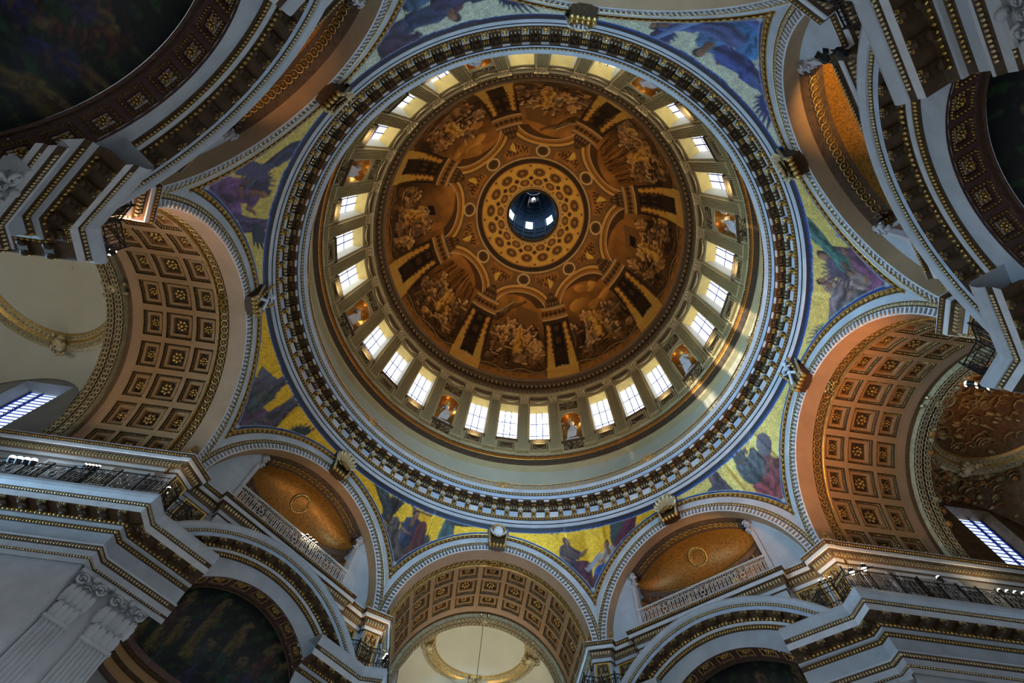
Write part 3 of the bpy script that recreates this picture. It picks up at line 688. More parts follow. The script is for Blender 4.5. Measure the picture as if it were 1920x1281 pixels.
for s in (-1, 1): bay.grid([[(s * 7.9, n_, z) for z in (19.4, 29)] for n_ in (17.6, 34)], 'stone', False); bay.grid([[(s * x, n_, 7.2) for n_ in (17.1, 34)] for x in (6.55, 8)], 'stone', False)
mesh_bay = bay.build('ceiling')
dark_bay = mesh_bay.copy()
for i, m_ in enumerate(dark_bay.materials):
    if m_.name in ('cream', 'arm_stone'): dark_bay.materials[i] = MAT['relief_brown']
mb = MB(); r_ = np.random.default_rng(12); Pn = np.array(P)
for i in range(520):
    i_, t_ = r_.integers(96), r_.random() * 3.9; q = Pn[i_, int(t_)] * (1 - t_ % 1) + Pn[i_, int(t_) + 1] * (t_ % 1); z_ = .14 + .16 * r_.random()
    if i % 3 == 0: T = t_move(t_ring(z_ * 1.5, .06, 10, 4), Matrix.Rotation(pi / 2, 4, 'X'))
    else: T = t_ell(z_ * 1.4, z_, z_ * .6, 6, 4)
    mb.add(*t_move(T, Matrix.Translation(Vector(q) + Vector((0, 0, -.05))) @ Matrix.Rotation(r_.random() * 6, 4, 'Z')), 'relief_gold' if i % 2 else 'amber_plaster', True)
for i in range(160):
    a, q = r_.random() * 6.28, 3.7 * sqrt(r_.random()); z_ = .15 + .2 * r_.random()
    mb.add(*t_move(t_ring(z_ * 1.4, .06, 10, 4) if i % 2 else t_ell(z_ * .6, z_, z_, 6, 4), Matrix.Translation((q * cos(a), cn + q * sin(a), zr + .2 + 1.6 * (1 - (q / 3.9) ** 2))) @ Matrix.Rotation(pi / 2, 4, 'X')), 'relief_gold', True)
relief2 = mb.build('relief_figures')
mb = MB(); revolve(mb, [(4.95, 25.86, 'cream_gilt'), (4.75, 25.8, 'cream_gilt'), (4.35, 25.86, 'gilt'), (4.2, 26.0, 'cream_gilt'), (3.95, 26.1, 'gilt'), (3.85, 26.25, None)], 72)
F = ring_frames(4.56, 25.80, 72); F2 = ring_frames(4.05, 26.0, 90)
mb.inst(t_move(t_join(t_ring(.14, .04, 7, 4), t_ell(.07, .05, .07, 5, 3)), Matrix.Rotation(pi / 2, 4, 'X')), F, 'cream_gilt'); mb.inst(t_ell(.06, .06, .06, 5, 3), F2, 'gilt')
wreath = mb.build('wreath_moulding')
mb = MB()
for a in (0, 90, 180, 270):
    Q = rotz(a) @ Matrix.Translation((0, 4.4, 25.7)); r_ = np.random.default_rng(a)
    mb.add(*t_move(t_ell(.4, .55, .28, 8, 5), Q), 'cream_gilt', True)
    for i in range(22): mb.add(*t_move(t_ell(.16, .16, .13, 5, 3), Q @ Matrix.Translation(((r_.random() - .5) * 1.1, (r_.random() - .5) * 1.5, -.08))), 'gilt_pale', True)
cart = mb.build('cartouche')
mb = MB(); F = arch_frames(24.78, RA - .28, ZC, 62, soffit=True); F_a = arch_frames(24.5, RA - .28, ZC, 66, soffit=True); F_b = arch_frames(25.04, RA - .28, ZC, 66, soffit=True)
ring8 = t_join(t_ring(.2, .035, 9, 4), t_rosette(.1, .05, 5))
mb.inst(ring8, F_a, 'cream_gilt'); mb.inst(ring8, F_b, 'cream_gilt'); lattice = mb.build('lattice_band')
mb = MB(); mb.inst(t_join(t_ring(.2, .04, 9, 4), t_rosette(.11, .06, 5)), arch_frames(18.42, RA + .1, ZC, 54, soffit=True), 'gilt'); rope = mb.build('rope_band')
mb = MB(); r_ = np.random.default_rng(2)
for i in range(40): mb.add(*t_ell(.11, .1, .1, 5, 3, ((r_.random() - .5) * .9, 18.42 + (r_.random() - .5) * .6, ZC + RA + .02)), 'gilt', True)
boss = mb.build('boss')
# side window of the arm: bright panes between ornamented bars
mb = MB(); mb.grid([[(7.5, n_, z) for z in (19.5, 24.5)] for n_ in (27.75, 30.65)], 'side_window_light', False); swp = mb.build('pane')
mb = MB()
for n_ in (27.8, 28.55, 29.85, 30.6):
    mb.add(*t_box(7.38, 7.46, n_ - .04, n_ + .04, 19.5, 24.5), 'glazing_bar')
for q in range(18): mb.add(*t_box(7.40, 7.46, 27.75, 30.65, 19.5 + q * .28, 19.53 + q * .28), 'glazing_bar')
for q in range(19):
    for n_ in (27.95, 28.5, 29.9): mb.add(*t_move(t_ring(.1, .03, 7, 4), Matrix.Translation((7.4, n_, 19.6 + q * .26)) @ Matrix.Rotation(pi / 2, 4, 'Z')), 'glazing_bar')
swb = mb.build('glazing_bar')
nwin = 24; NV = {}
for k in MAINS:
    w = obj('wall_' + SIDE[k], mesh_main, None, bayM(k), 'structure')
    if not NV:
        archivolt_parts(w); ent_parts(w, main_seg_low); impost_parts(w, [((6.55, 30.0), (6.55, 17.1))])
        NV['kids'] = [o for o in COL.objects if o.parent == w]
    else:
        for o in NV['kids']: obj(o.name.split('.')[0], o.data, w, o.matrix_basis.copy(), o.get('kind'))
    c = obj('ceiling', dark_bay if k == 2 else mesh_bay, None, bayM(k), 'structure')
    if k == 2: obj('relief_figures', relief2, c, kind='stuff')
    if k == 4: continue
    vault = empty('ceiling', bayM(k), kind='structure')
    for i in range(11):
        be = (i - 5) * 180 / 11
        B = Matrix.Translation((0, 0, ZC)) @ Matrix.Rotation(radians(be), 4, 'Y') @ Matrix.Translation((0, 0, -ZC))
        for fm, bmh, rm in cf:
            o = obj('coffer', fm, vault, B); obj('bead_frame', bmh, o, kind='stuff'); obj('rosette', rm, o)
    obj('rope_band', rope, vault, kind='stuff'); obj('boss', boss, vault); obj('lattice_band', lattice, vault, kind='stuff')
    obj('wreath_moulding', wreath, c, Matrix.Translation((0, cn, 0))); obj('cartouche', cart, c, Matrix.Translation((0, cn, 0)))
    for s in (1, -1):
        nwin += 1; W = empty('window_%d' % nwin, bayM(k) @ (Matrix.Identity(4) if s > 0 else Matrix.Scale(-1, 4, (1, 0, 0))), kind='structure')
        obj('pane', swp, W); obj('glazing_bar', swb, W)

# ================================================================== DIAGONAL BAYS
AZ = 10.3; LZ, LR = 11.6, 5.0            # the cornice arch, and the opening of the lower arch
diag = MB(); archivolt(diag, 18.2)
half = MB()
# wall in the plane of the bay round the lower arch
A = np.radians(np.linspace(0, 90, 25))
def edge(a):
    c, s = max(cos(a), 1e-6), max(sin(a), 1e-6)
    if LZ + HALF * s / c < 16.0: return HALF, LZ + HALF * s / c
    if 4.55 * s / c < 16.0 - LZ: return (16.0 - LZ) * c / s, 16.0
    if LZ + 4.55 * s / c < 18.9: return 4.55, LZ + 4.55 * s / c
    return (18.9 - LZ) * c / s, 18.9
A = np.sort(np.r_[A, [atan2(q, p) + e for p, q in ((HALF, 16 - LZ), (4.55, 16 - LZ), (4.55, 18.9 - LZ)) for e in (-1e-4, 1e-4)]])
half.grid([[(LR * cos(a), D, LZ + LR * sin(a)), (edge(a)[0], D, edge(a)[1])] for a in A], 'stone', False)
half.grid([[(x, D, z) for z in (7.0, LZ)] for x in (LR, HALF)], 'stone', False)
half.grid([[(4.55, n_, z) for z in (15.9, 18.9)] for n_ in (D, 17.7)], 'stone', False)
half.grid([[(x, 17.6, z) for z in (15.9, 19.4)] for x in (4.55, 6.9)], 'stone', False)       # set-back wall of the pier panel
# infill walls of the gallery opening, with jambs
xs = np.linspace(4.45, 6.6, 10); tz = ZC + np.sqrt(np.maximum(0, RA ** 2 - xs ** 2))
half.grid([[(x, 17.8, 19.4), (x, 17.8, z)] for x, z in zip(xs, tz)], 'stone', False)
half.grid([[(4.45, n_, z) for z in (19.4, tz[0])] for n_ in (17.8, 18.6)], 'stone_pale', False)
sweep(half, [(3.4, D), V0], ENT, nxt=NXT)
sweep(half, [(4.78, 17.62), (6.9, 17.62)], IMP)
sweep(half, [(0, D), (4.55, D), (4.55, 17.7)], [(o * .9, z + .0, m) for o, z, m in IMP[:-1]] + [(.45, 19.46, 'stone_pale'), (.2, 19.5, 'stone'), (-.7, 19.55, None)])
half.grid([[(x, n_, 19.52) for n_ in (17.0, 18.8)] for x in (0, 4.7)], 'stone', False)
half.mirror(); off = diag.n; diag.V += half.V
for (Q, mi, sm) in half.F: diag.F.append((Q + off, diag.mi(half.mats[mi]), sm))
diag.n += half.n
# cornice arch over the lower opening
CA = [(D, 7.08, 'gilt_ground'), (D - .06, 7.1, 'gilt_ground'), (D - .12, 7.3, 'stone_pale'), (D - .16, 7.32, 'stone_pale'), (D - .2, 7.42, 'gilt_ground'), (D - .34, 7.58, 'gilt_ground'), (D - .38, 7.6, 'brown_soffit'), (D - .8, 7.68, 'brown_soffit'), (D - .82, 7.66, 'stone_blue'), (D - .84, 7.85, 'gilt_ground'), (D - .9, 7.98, 'stone'), (D - .96, 8.0, 'stone'), (D - 1.04, 8.08, 'stone'), (D - 1.06, 8.2, 'stone'), (D - 1.0, 8.32, 'stone'), (D - .9, 8.38, 'stone'), (D, 8.42, None)]
for p0, p1 in zip(CA[:-1], CA[1:]):
    a0 = degrees(math.asin((15.45 - AZ) / max(p0[1], p1[1]))); arch_sweep(diag, [p0, p1], AZ, 60, a0, 180 - a0)
diag_mesh = diag.build('wall_diag')
# gold saucer vault of the gallery recess: eye-shaped shell between a cornice ring and the arch soffit
ex = MB(); us = np.linspace(-1, 1, 33); ws = np.linspace(0, pi / 2, 13); hw2 = 4.35
def shell(u, w, dz=0., q=1.):
    Tn, Tz = 18.75, ZC + sqrt(max(0, 6.42 ** 2 - (hw2 * u) ** 2)); Bn, Bz = 18.6 + 2.0 * sqrt(max(0, 1 - u * u)), 23.55
    return (hw2 * u * q, Tn + (Bn - Tn) * cos(w), Bz + max(0, Tz - Bz) * sin(w) + dz)
ex.grid([[shell(u, w) for w in ws] for u in us], 'gold_tesserae')
ex.grid([[(x, n_, z) for n_, z in ((17.8, ZC + sqrt(RA ** 2 - x * x)), (18.75, ZC + sqrt(6.42 ** 2 - x * x) if abs(x) < 6.42 else ZC))] for x in np.linspace(-4.45, 4.45, 25)], 'apse_brown')
rg = [(0, 23.6), (-.12, 23.55), (-.2, 23.3), (-.05, 23.25), (-.1, 22.95), (-.3, 22.85), (-.3, 22.6), (0, 22.5)]
ex.grid([[(hw2 * u * (1 + d / 6), 18.6 + (2.0 + d) * sqrt(max(0, 1 - u * u)), z) for d, z in rg] for u in np.sin(np.linspace(-pi / 2, pi / 2, 33))], 'apse_brown')
ex.grid([[(hw2 * u, 18.6 + 2.0 * sqrt(max(0, 1 - u * u)), z) for z in (19.5, 22.6)] for u in np.sin(np.linspace(-pi / 2, pi / 2, 33))], 'amber_plaster')
ex.grid([[(x, n_, z) for n_, z in ((18.5, 19.55), (21, 19.55))] for x in (-4.6, 4.6)], 'apse_brown')
ex.grid([[(x, n_, 27.0) for n_ in (17.6, 22)] for x in (-8, 8)], 'stone', False); ex.grid([[(x, 22.5, z) for z in (19.2, 27)] for x in (-8, 8)], 'stone', False)
for s_ in (-1, 1): ex.grid([[(s_ * 7.6, n_, z) for z in (19.2, 27)] for n_ in (18.6, 22.6)], 'stone', False)
ex.grid([[(x, n_, 27.0) for n_ in (17.6, 22.6)] for x in (-8, 8)], 'stone', False); ex.grid([[(x, n_, 19.2) for n_ in (17.7, 22.6)] for x in (-8, 8)], 'stone', False)
ex_mesh = ex.build('ceiling')
mb = MB(); C0 = np.array(shell(0, pi / 4)); dn = np.array(shell(0, pi / 4 + .1)) - C0; dn /= np.linalg.norm(dn); nrm_ = np.cross((1, 0, 0), dn); nrm_ *= np.sign(nrm_[1] + nrm_[2]); C0 = C0 - nrm_ * .12; Fm = fr(C0, (1, 0, 0), nrm_, dn)
T = t_join(t_ring(.62, .07, 24, 6), t_ring(.46, .035, 24, 5), *[t_ell(.09, .08, .07, 5, 3, (.56 * cos(a), -.03, .56 * sin(a))) for a in np.linspace(0, 2 * pi, 22, endpoint=False)])
mb.add(*t_move(T, Fm), 'gilt', True); roundel = mb.build('roundel')
mb = MB(); a0 = degrees(math.acos(4.35 / 6.42)); mb.inst(t_join(t_ring(.19, .035, 9, 4), t_rosette(.1, .06, 5)), arch_frames(18.35, 6.46, ZC, 26, a0, 180 - a0, soffit=True), 'gilt'); rope2 = mb.build('rope_band')
mb = MB()
for u in np.linspace(-.97, .97, 60):
    x, n_ = hw2 * u, 18.6 + 1.86 * sqrt(1 - u * u)
    mb.add(*t_ell(.08, .08, .1, 5, 3, (x, n_ - .02, 23.42)), 'gilt', True)
    if int(u * 100) % 2 == 0: mb.add(*t_box(x - .04, x + .04, n_ - .25, n_ - .05, 22.7, 22.9), 'gilt')
ledge = mb.build('ledge_moulding')
mb = MB()      # arched doors and hanging clusters on the recess wall
for x in (-2.6, 2.6):
    mb.add(*t_move(t_ring(1.0, .12, 20, 5), Matrix.Translation((x, 20.0, 20.6)) @ Matrix.Rotation(-x * .16, 4, 'Z')), 'gilt', True)
    r_ = np.random.default_rng(5)
    for i in range(16): mb.add(*t_ell(.12, .12, .12, 5, 3, (x * .62 + (r_.random() - .5) * .5, 20.0, 22.3 - r_.random() * .9)), 'gilt', True)
hang = mb.build('hanging_cluster')
mb = MB()      # scroll corbels at the heads of the jambs
for s in (-1, 1):
    for dz, R_ in ((0, .24), (-.55, .17)):
        for y in (17.66, 17.95): mb.add(*t_move(t_spiral(R_, .06, 1.5, 14), Matrix.Translation((s * (4.3 + dz * .1), y, 23.72 + dz)) @ Matrix.Scale(-s, 4, (1, 0, 0))), 'stone_rose', True)
        mb.add(*t_move(t_ell(R_ * .95, .24, R_ * .95, 10, 5), Matrix.Translation((s * (4.3 + dz * .1), 17.85, 23.72 + dz))), 'stone_rose', True)
    mb.add(*t_box(*sorted((s * 4.25, s * 4.48)), 17.7, 18.0, 19.6, 23.3), 'stone_rose')
    r_ = np.random.default_rng(3)
    for i in range(18): mb.add(*t_ell(.13, .13, .13, 5, 3, (s * (4.25 - r_.random() * .5), 18.0 + r_.random() * .5, 23.95 + r_.random() * .25)), 'apse_brown', True)
corbel = mb.build('scroll_corbel')
# lower apse: coffered soffit, dark mosaic half dome, banded wall
AD = 18.05
lo = MB()
arch_sweep(lo, [(D, LR, 'porphyry'), (D + .08, LR, None)], LZ, 48); arch_sweep(lo, [(AD - .07, LR, 'porphyry'), (AD, LR, 'gilt_ground'), (AD, LR - .12, 'porphyry_frame'), (AD + .1, LR - .12, 'gilt_ground'), (AD + .1, LR + .1, None)], LZ, 48)
for s in (-1, 1): lo.grid([[(s * LR, n_, z) for z in (6.5, LZ)] for n_ in (D, AD)], 'arm_stone', False)
aa2 = np.linspace(0, pi, 33)
for z0_, z1_, o, m in ((6.5, 11.6, -.02, 'arm_stone'), (11.6, 11.75, -.2, 'porphyry'), (11.75, 12.15, -.12, 'plaster_rib'), (12.15, 12.3, -.24, 'gilt_ground'), (12.3, 12.62, -.2, 'plaster_rib'), (12.62, 12.75, -.34, 'gilt_ground'), (12.75, 13.0, -.4, 'porphyry_frame')):
    lo.grid([[((4.65 + o) * cos(a), AD + (2.3 + o) * sin(a), z) for z in (z0_, z1_)] for a in aa2], m)
    for zq in (z0_, z1_): lo.grid([[((4.65 + q) * cos(a), AD + (2.3 + q) * sin(a), zq) for q in (o, .1)] for a in aa2], m)
for s_ in (-1, 1): lo.grid([[(s_ * x, AD, z) for z in (6.5, 13.0)] for x in (4.5, 5.1)], 'arm_stone', False)
lo_mesh = lo.build('wall_apse')
sv = ZC; ZC = LZ
cfl = coffer_meshes(D + .08, AD - .07, .47, .36, r=LR, nm=('porphyry', 'porphyry_frame', 'porphyry'), cell=radians(13.2) / 2 * LR, dep=(.05, .08, .15), fr_=(.1, .17))
ZC = sv
mb = MB()
for s in (-1, 1):
    pass
def low_panel():
    mb = MB(); T = t_box(-.24, .24, -.02, .02, -.16, .16); mb.add(*t_move(T, Matrix.Translation((0, (D + AD) / 2, LZ + LR + .145)) @ Matrix.Rotation(pi / 2, 4, 'X')), 'stone_rose')
    return mb.build('panel')
lpanel = low_panel()
mod_ring = MB(); mod_ring.inst(t_ell(.1, .07, .13, 6, 4), arch_frames(D - .3, 7.52, AZ, 56, 44.5, 135.5), 'gilt'); mod_ring.inst(scaled(EGG, .12, .1, .15), arch_frames(D - .88, 7.92, AZ, 104, 41.5, 138.5), 'gilt_pale'); mod_ring.inst(scaled(EGG, .14, .1, .18), arch_frames(D - .1, 7.2, AZ, 76, 46.5, 133.5), 'gilt')
mod_ring_m = mod_ring.build('egg_and_dart')
# pilasters and Corinthian capitals of the piers (diagonal face)
mb = MB()
def big_cap(mb, x0, x1, M):
    w = x1 - x0; cx = (x0 + x1) / 2; n = max(4, int(w / .30))
    for row, (z, h, d) in enumerate(((.05, .75, .22), (.55, .85, .34))):
        for i in range(n + (row % 2)):
            x = cx + (i - (n + (row % 2) - 1) / 2) * w / n
            mb.add(*t_move(t_acanthus(w / n * 1.2, h, d), M @ Matrix.Translation((x, -.22 - .04 * row, z))), 'stone', True)
    for s in (-1, 1):
        mb.add(*t_move(t_spiral(.24, .06, 1.7, 16), M @ Matrix.Translation((cx + s * w * .46, -.46, 1.42)) @ Matrix.Scale(-s, 4, (1, 0, 0))), 'stone', True)
        mb.add(*t_move(t_spiral(.14, .04, 1.5, 12), M @ Matrix.Translation((cx + s * w * .12, -.4, 1.38)) @ Matrix.Scale(s, 4, (1, 0, 0))), 'stone', True)
    mb.add(*t_move(t_ell(.15, .14, .13, 8, 5), M @ Matrix.Translation((cx, -.5, 1.66))), 'stone', True)
    for a, b, z0_, z1_ in ((.16, .36, 1.56, 1.66), (.24, .46, 1.66, 1.8)): box(mb, 'stone', x0 - a, x1 + a, -b, .1, z0_, z1_, M)
    box(mb, 'stone', x0, x1, -.2, .1, 0, 1.6, M); box(mb, 'stone', x0 - .06, x1 + .06, -.26, .05, -.06, .05, M)
PIERP = []
for x0, x1 in ((4.34, 5.56), (6.2, HALF + .02)):
    mb = MB(); T = np.array(shaft_T(x1 - x0, 4.0, .17, 7 if x1 < 6 else 5, .06), np.float32).reshape(-1, 3); nn = len(T) // 2
    T[:, 0] += (x0 + x1) / 2; mb.add(T + np.array([0, D, 7.0]), [[2*i, 2*i+2, 2*i+3, 2*i+1] for i in range(nn - 1)], 'stone'); sh = mb.build('pilaster')
    mb = MB(); big_cap(mb, x0, x1, Matrix.Translation((0, D, 11.06))); PIERP.append((sh, mb.build('capital')))
NV = {}
for k in DIAGS:
    w = obj('wall_' + SIDE[k], diag_mesh, None, bayM(k), 'structure')
    if not NV:
        archivolt_parts(w); ent_parts(w, [((3.72, D), V0, 0, -.414)]); impost_parts(w, [((4.8, 17.62), (6.6, 17.62)), ((0.05, D - .02), (4.55, D - .02))])
        NV['kids'] = [o for o in COL.objects if o.parent == w]
    else:
        for o in NV['kids']: obj(o.name.split('.')[0], o.data, w, o.matrix_basis.copy(), o.get('kind'))
    for s in (1, -1):
        S = Matrix.Identity(4) if s > 0 else Matrix.Scale(-1, 4, (1, 0, 0))
        for sh, cp in PIERP: o = obj('pilaster', sh, w, S); obj('capital', cp, o)
    obj('scroll_corbel', corbel, w)
    t = obj('trim_%d' % (3 + (k + 1) // 2), MB() if False else mod_ring_m, None, bayM(k), 'structure')
    for i in range(14):
        F = arch_frames(D - .36, 7.66, AZ, 14, 45, 135)[i]; obj('modillion', modil2, t, Matrix(F.tolist()))
    c = obj('ceiling', ex_mesh, None, bayM(k), 'structure')
    for nm, me, kd in (('roundel', roundel, None), ('rope_band', rope2, 'stuff'), ('ledge_moulding', ledge, 'stuff'), ('hanging_cluster', hang, None)): obj(nm, me, c, kind=kd)
    a = obj('wall_apse', lo_mesh, None, bayM(k), 'structure')
    for i in range(13):
        B = Matrix.Translation((0, 0, LZ)) @ Matrix.Rotation(radians((i - 6) * 13.2), 4, 'Y') @ Matrix.Translation((0, 0, -LZ))
        o = obj('coffer', cfl[0], a, B); obj('bead_frame', cfl[1], o, kind='stuff'); obj('rosette', cfl[2], o); obj('panel', lpanel, o)

# ---- piers between the bays: chamfered front with gilded relief panels
pier = MB()
pier.grid([[(x, n_, z) for z in (15.9, 19.5)] for x, n_ in ((-.85, 19.5), (-.52, 18.3), (.52, 18.3), (.85, 19.5))], 'stone', False)
sweep(pier, [(-.60, 18.5), (-.52, 18.3), (.52, 18.3), (.60, 18.5)], IMP)
pier.grid([[(x, n_, 15.98) for n_ in (18.4, 19.5)] for x in (-1.2, 1.2)], 'stone', False)
pier_mesh = pier.build('pillar')
def relief_panel(w, h, seed, name='relief_panel'):
    mb = MB(); box(mb, 'gilt_ground', -w / 2, w / 2, -.05, .02, 0, h); mb.add(*frame_T(w, h, .09, -.12, 0), 'gilt'); r = np.random.default_rng(seed)
    for i in range(int(w * h * 26)):
        q = .04 + .05 * r.random(); mb.add(*t_move(t_ell(q * 1.6, .05, q, 5, 3), Matrix.Translation(((r.random() - .5) * (w - .3), -.06, .15 + r.random() * (h - .3))) @ Matrix.Rotation(r.random() * 6, 4, 'Y')), 'relief_gold', True)
    for j in range(int(h / .55)):
        for s in (-1, 1): mb.add(*t_move(t_spiral(.18, .03, 1.5, 12), Matrix.Translation((s * w * .22, -.07, .35 + j * .55)) @ Matrix.Scale(s * (1 if j % 2 else -1), 4, (1, 0, 0))), 'gilt_pale', True)
    return mb.build(name)
rp1, rp2 = relief_panel(.86, 2.2, 3), relief_panel(1.35, 2.2, 8)
mb = MB(); mb.inst(t_box(-.045, .045, -.12, .02, -.09, .09), seg_frames((-.52, 18.3), (.52, 18.3), .16, 18.8, .17, .02), 'gilt_pale', False); mb.inst(scaled(EGG, .1, .1, .14), seg_frames((-.8, 18.3), (.8, 18.3), .47, 19.31, .14, .02), 'gilt'); pd = mb.build('dentil_row')
for p_ in range(8):
    K = p_ + .5; o = obj('pillar', pier_mesh, None, bayM(K), 'structure')
    obj('relief_panel', rp1, o, Matrix.Translation((0, 18.3, 16.1))); obj('dentil_row', pd, o, kind='stuff')
    s = 1 if p_ % 2 == 0 else -1                     # the diagonal bay lies to the right of even piers
    Mw = bayM(s * .5) @ Matrix.Translation((-s * 5.55, 17.6, 16.1))
    obj('relief_panel', rp2, o, Mw)

# ================================================================== PAINTING (grisaille dome, mosaics): colours worked out in numpy and stored on the meshes
_nz = rng.random((256, 256))
def vnoise(x, y):
    xi = np.floor(x).astype(int); yi = np.floor(y).astype(int); fx = x - xi; fy = y - yi; fx = fx * fx * (3 - 2 * fx); fy = fy * fy * (3 - 2 * fy)
    g = lambda a, b: _nz[a % 256, b % 256]
    return (g(xi, yi) * (1 - fx) + g(xi + 1, yi) * fx) * (1 - fy) + (g(xi, yi + 1) * (1 - fx) + g(xi + 1, yi + 1) * fx) * fy
def fbm(x, y, o=4):
    s = 0; a = .5
    for i in range(o): s = s + a * vnoise(x * 2 ** i + 17 * i, y * 2 ** i + 9 * i); a *= .5
    return s / (1 - .5 ** o)
def L3(c): return np.array(srgb(*c)[:3])
class Canvas:
    def __init__(s, x0, x1, y0, y1, W, H, base):
        s.W, s.H, s.e = W, H, (x0, x1, y0, y1)
        s.X, s.Y = np.meshgrid(np.linspace(x0, x1, W), np.linspace(y0, y1, H)); s.px = (x1 - x0) / W
        s.A = np.empty((H, W, 3)); s.A[:] = base; s.M = np.zeros((H, W))      # M: 1 where gold ground is covered
    def blend(s, m, col, cover=True):
        s.A = s.A * (1 - m[..., None]) + m[..., None] * col
        if cover: s.M = np.maximum(s.M, m)
    def win(s, x0, x1, y0, y1):
        e = s.e; i0 = int(np.clip((x0 - e[0]) / (e[1] - e[0]) * s.W, 0, s.W)); i1 = int(np.clip((x1 - e[0]) / (e[1] - e[0]) * s.W + 2, 0, s.W))
        j0 = int(np.clip((y0 - e[2]) / (e[3] - e[2]) * s.H, 0, s.H)); j1 = int(np.clip((y1 - e[2]) / (e[3] - e[2]) * s.H + 2, 0, s.H))
        return slice(j0, j1), slice(i0, i1)
    def put(s, w, m, col):
        if m.size == 0: return
        s.A[w] = s.A[w] * (1 - m[..., None]) + m[..., None] * col; s.M[w] = np.maximum(s.M[w], m)
    def poly(s, P, col, soft=1.0, alpha=1.):
        P = np.asarray(P, float); w = s.win(P[:, 0].min() - .1, P[:, 0].max() + .1, P[:, 1].min() - .1, P[:, 1].max() + .1)
        X, Y = s.X[w], s.Y[w]
        if X.size == 0: return
        ins = np.zeros(X.shape, bool)
        for (xa, ya), (xb, yb) in zip(P, np.roll(P, -1, 0)):
            c = (ya > Y) != (yb > Y); ins ^= c & (X < (xb - xa) * (Y - ya) / (yb - ya + 1e-12) + xa)
        s.put(w, ins * float(alpha), np.broadcast_to(col, X.shape + (3,)))
    def ell(s, cx, cy, rx, ry, col, rot=0., light=(-.5, .7), amb=.55, alpha=1.):
        r = max(rx, ry); w = s.win(cx - r, cx + r, cy - r, cy + r); X, Y = s.X[w] - cx, s.Y[w] - cy
        if X.size == 0: return
        c, q = cos(rot), sin(rot); u, v = (X * c + Y * q) / rx, (-X * q + Y * c) / ry; d = u * u + v * v
        sh = amb + (1.25 - amb) * np.clip(.5 + .5 * (X / rx * light[0] + Y / ry * light[1]), 0, 1)
        s.put(w, np.clip((1 - d) * r / s.px * .6, 0, 1) * alpha, np.asarray(col) * sh[..., None])
    def caps(s, p, q, r0, r1, col, folds=0., seed=0., amb=.32, light=(-.6, .6)):
        p, q = np.asarray(p, float), np.asarray(q, float); r = max(r0, r1)
        w = s.win(min(p[0], q[0]) - r, max(p[0], q[0]) + r, min(p[1], q[1]) - r, max(p[1], q[1]) + r); X, Y = s.X[w], s.Y[w]
        if X.size == 0: return
        d = q - p; L = np.hypot(*d) + 1e-9; d /= L; u = (X - p[0]) * d[0] + (Y - p[1]) * d[1]; t = np.clip(u / L, 0, 1)
        cx, cy = X - (p[0] + d[0] * t * L), Y - (p[1] + d[1] * t * L); rr = r0 + (r1 - r0) * t; dist = np.hypot(cx, cy)
        side = (cx * -d[1] + cy * d[0]) / rr
        wob = 0
        if folds: wob = folds * np.sin(side * 5.5 + 2.2 * vnoise(t * 5 + seed, side * 1.5 + seed) * 2 + seed)
        nl = (cx * light[0] + cy * light[1]) / rr
        sh = np.clip(amb + (1.2 - amb) * (.5 + .6 * nl + .5 * wob), .12, 1.5)
        s.put(w, np.clip((rr - dist) / s.px * .8, 0, 1), np.asarray(col) * sh[..., None])
    def wing(s, p, ang, L, col, n=7, flip=1):
        for i in range(n):
            a = ang + flip * (i - 1) * .20; l = L * (1 - .085 * i); q = (p[0] + l * cos(a), p[1] + l * sin(a)); m = (p[0] + .4 * l * cos(a), p[1] + .4 * l * sin(a))
            s.caps(m, q, L * .085, L * .03, np.asarray(col) * (.75 + .12 * (i % 3)), .25, i); s.caps(p, m, L * .1, L * .09, np.asarray(col) * .8, .2, i)
    def figure(s, x, y, h, robe, skin, lean=0., face=1, pose='sit', cloak=None, arm=None, seed=0., hair=(.03, .02, .015), wing=None):
        """a clothed figure of standing height h with its seat / feet at x, y"""
        robe, skin = np.asarray(robe), np.asarray(skin); cl = np.asarray(cloak if cloak is not None else robe * .75)
        if pose == 'fly':
            hip = np.array([x, y]); ch = hip + .3 * h * np.array([face * cos(lean), sin(lean)]); ft = hip + h * .5 * np.array([-face * cos(lean * .6), -sin(lean * .6) + .1])
            nk = ch + .1 * h * np.array([face * cos(lean), sin(lean)])
            if wing is not None: s.wing(ch, 1.9 - face * .4, h * .55, wing, 7, face); s.wing(ch, 2.3 - face * .9, h * .5, np.asarray(wing) * .8, 6, face)
            s.caps(hip, ft, .13 * h, .16 * h, cl, .8, seed)
        else:
            k = .30 if pose == 'sit' else .5
            hip = np.array([x, y + (.16 if pose == 'sit' else .5) * h]); d = np.array([sin(lean), cos(lean)])
            ch = hip + d * .27 * h; nk = ch + d * .1 * h
            if wing is not None: s.wing(ch - np.array([face * .06 * h, 0]), pi / 2 + face * .75, h * .62, wing, 8, face)
            if pose == 'sit':
                kn = hip + np.array([face * .26 * h, .04 * h]); ft = kn + np.array([-face * .03 * h, -.26 * h])
                s.caps(hip + (-face * .04 * h, 0), hip + (-face * .02 * h, -.18 * h), .17 * h, .2 * h, cl * .8, .6, seed + 2)
                s.caps(hip, kn, .13 * h, .12 * h, cl, .7, seed); s.caps(kn, ft, .115 * h, .13 * h, cl, .9, seed + 1); s.ell(ft[0] + face * .05 * h, ft[1] - .05 * h, .07 * h, .035 * h, skin)
            else:
                s.caps(hip, (x, y + .04 * h), .11 * h, .17 * h, cl, .9, seed); s.ell(x + face * .05 * h, y + .01 * h, .06 * h, .03 * h, skin)
        s.caps(hip, ch, .105 * h, .125 * h, robe, .7, seed + 3)
        a = arm if arm is not None else (.2 * face + .1, -.02)
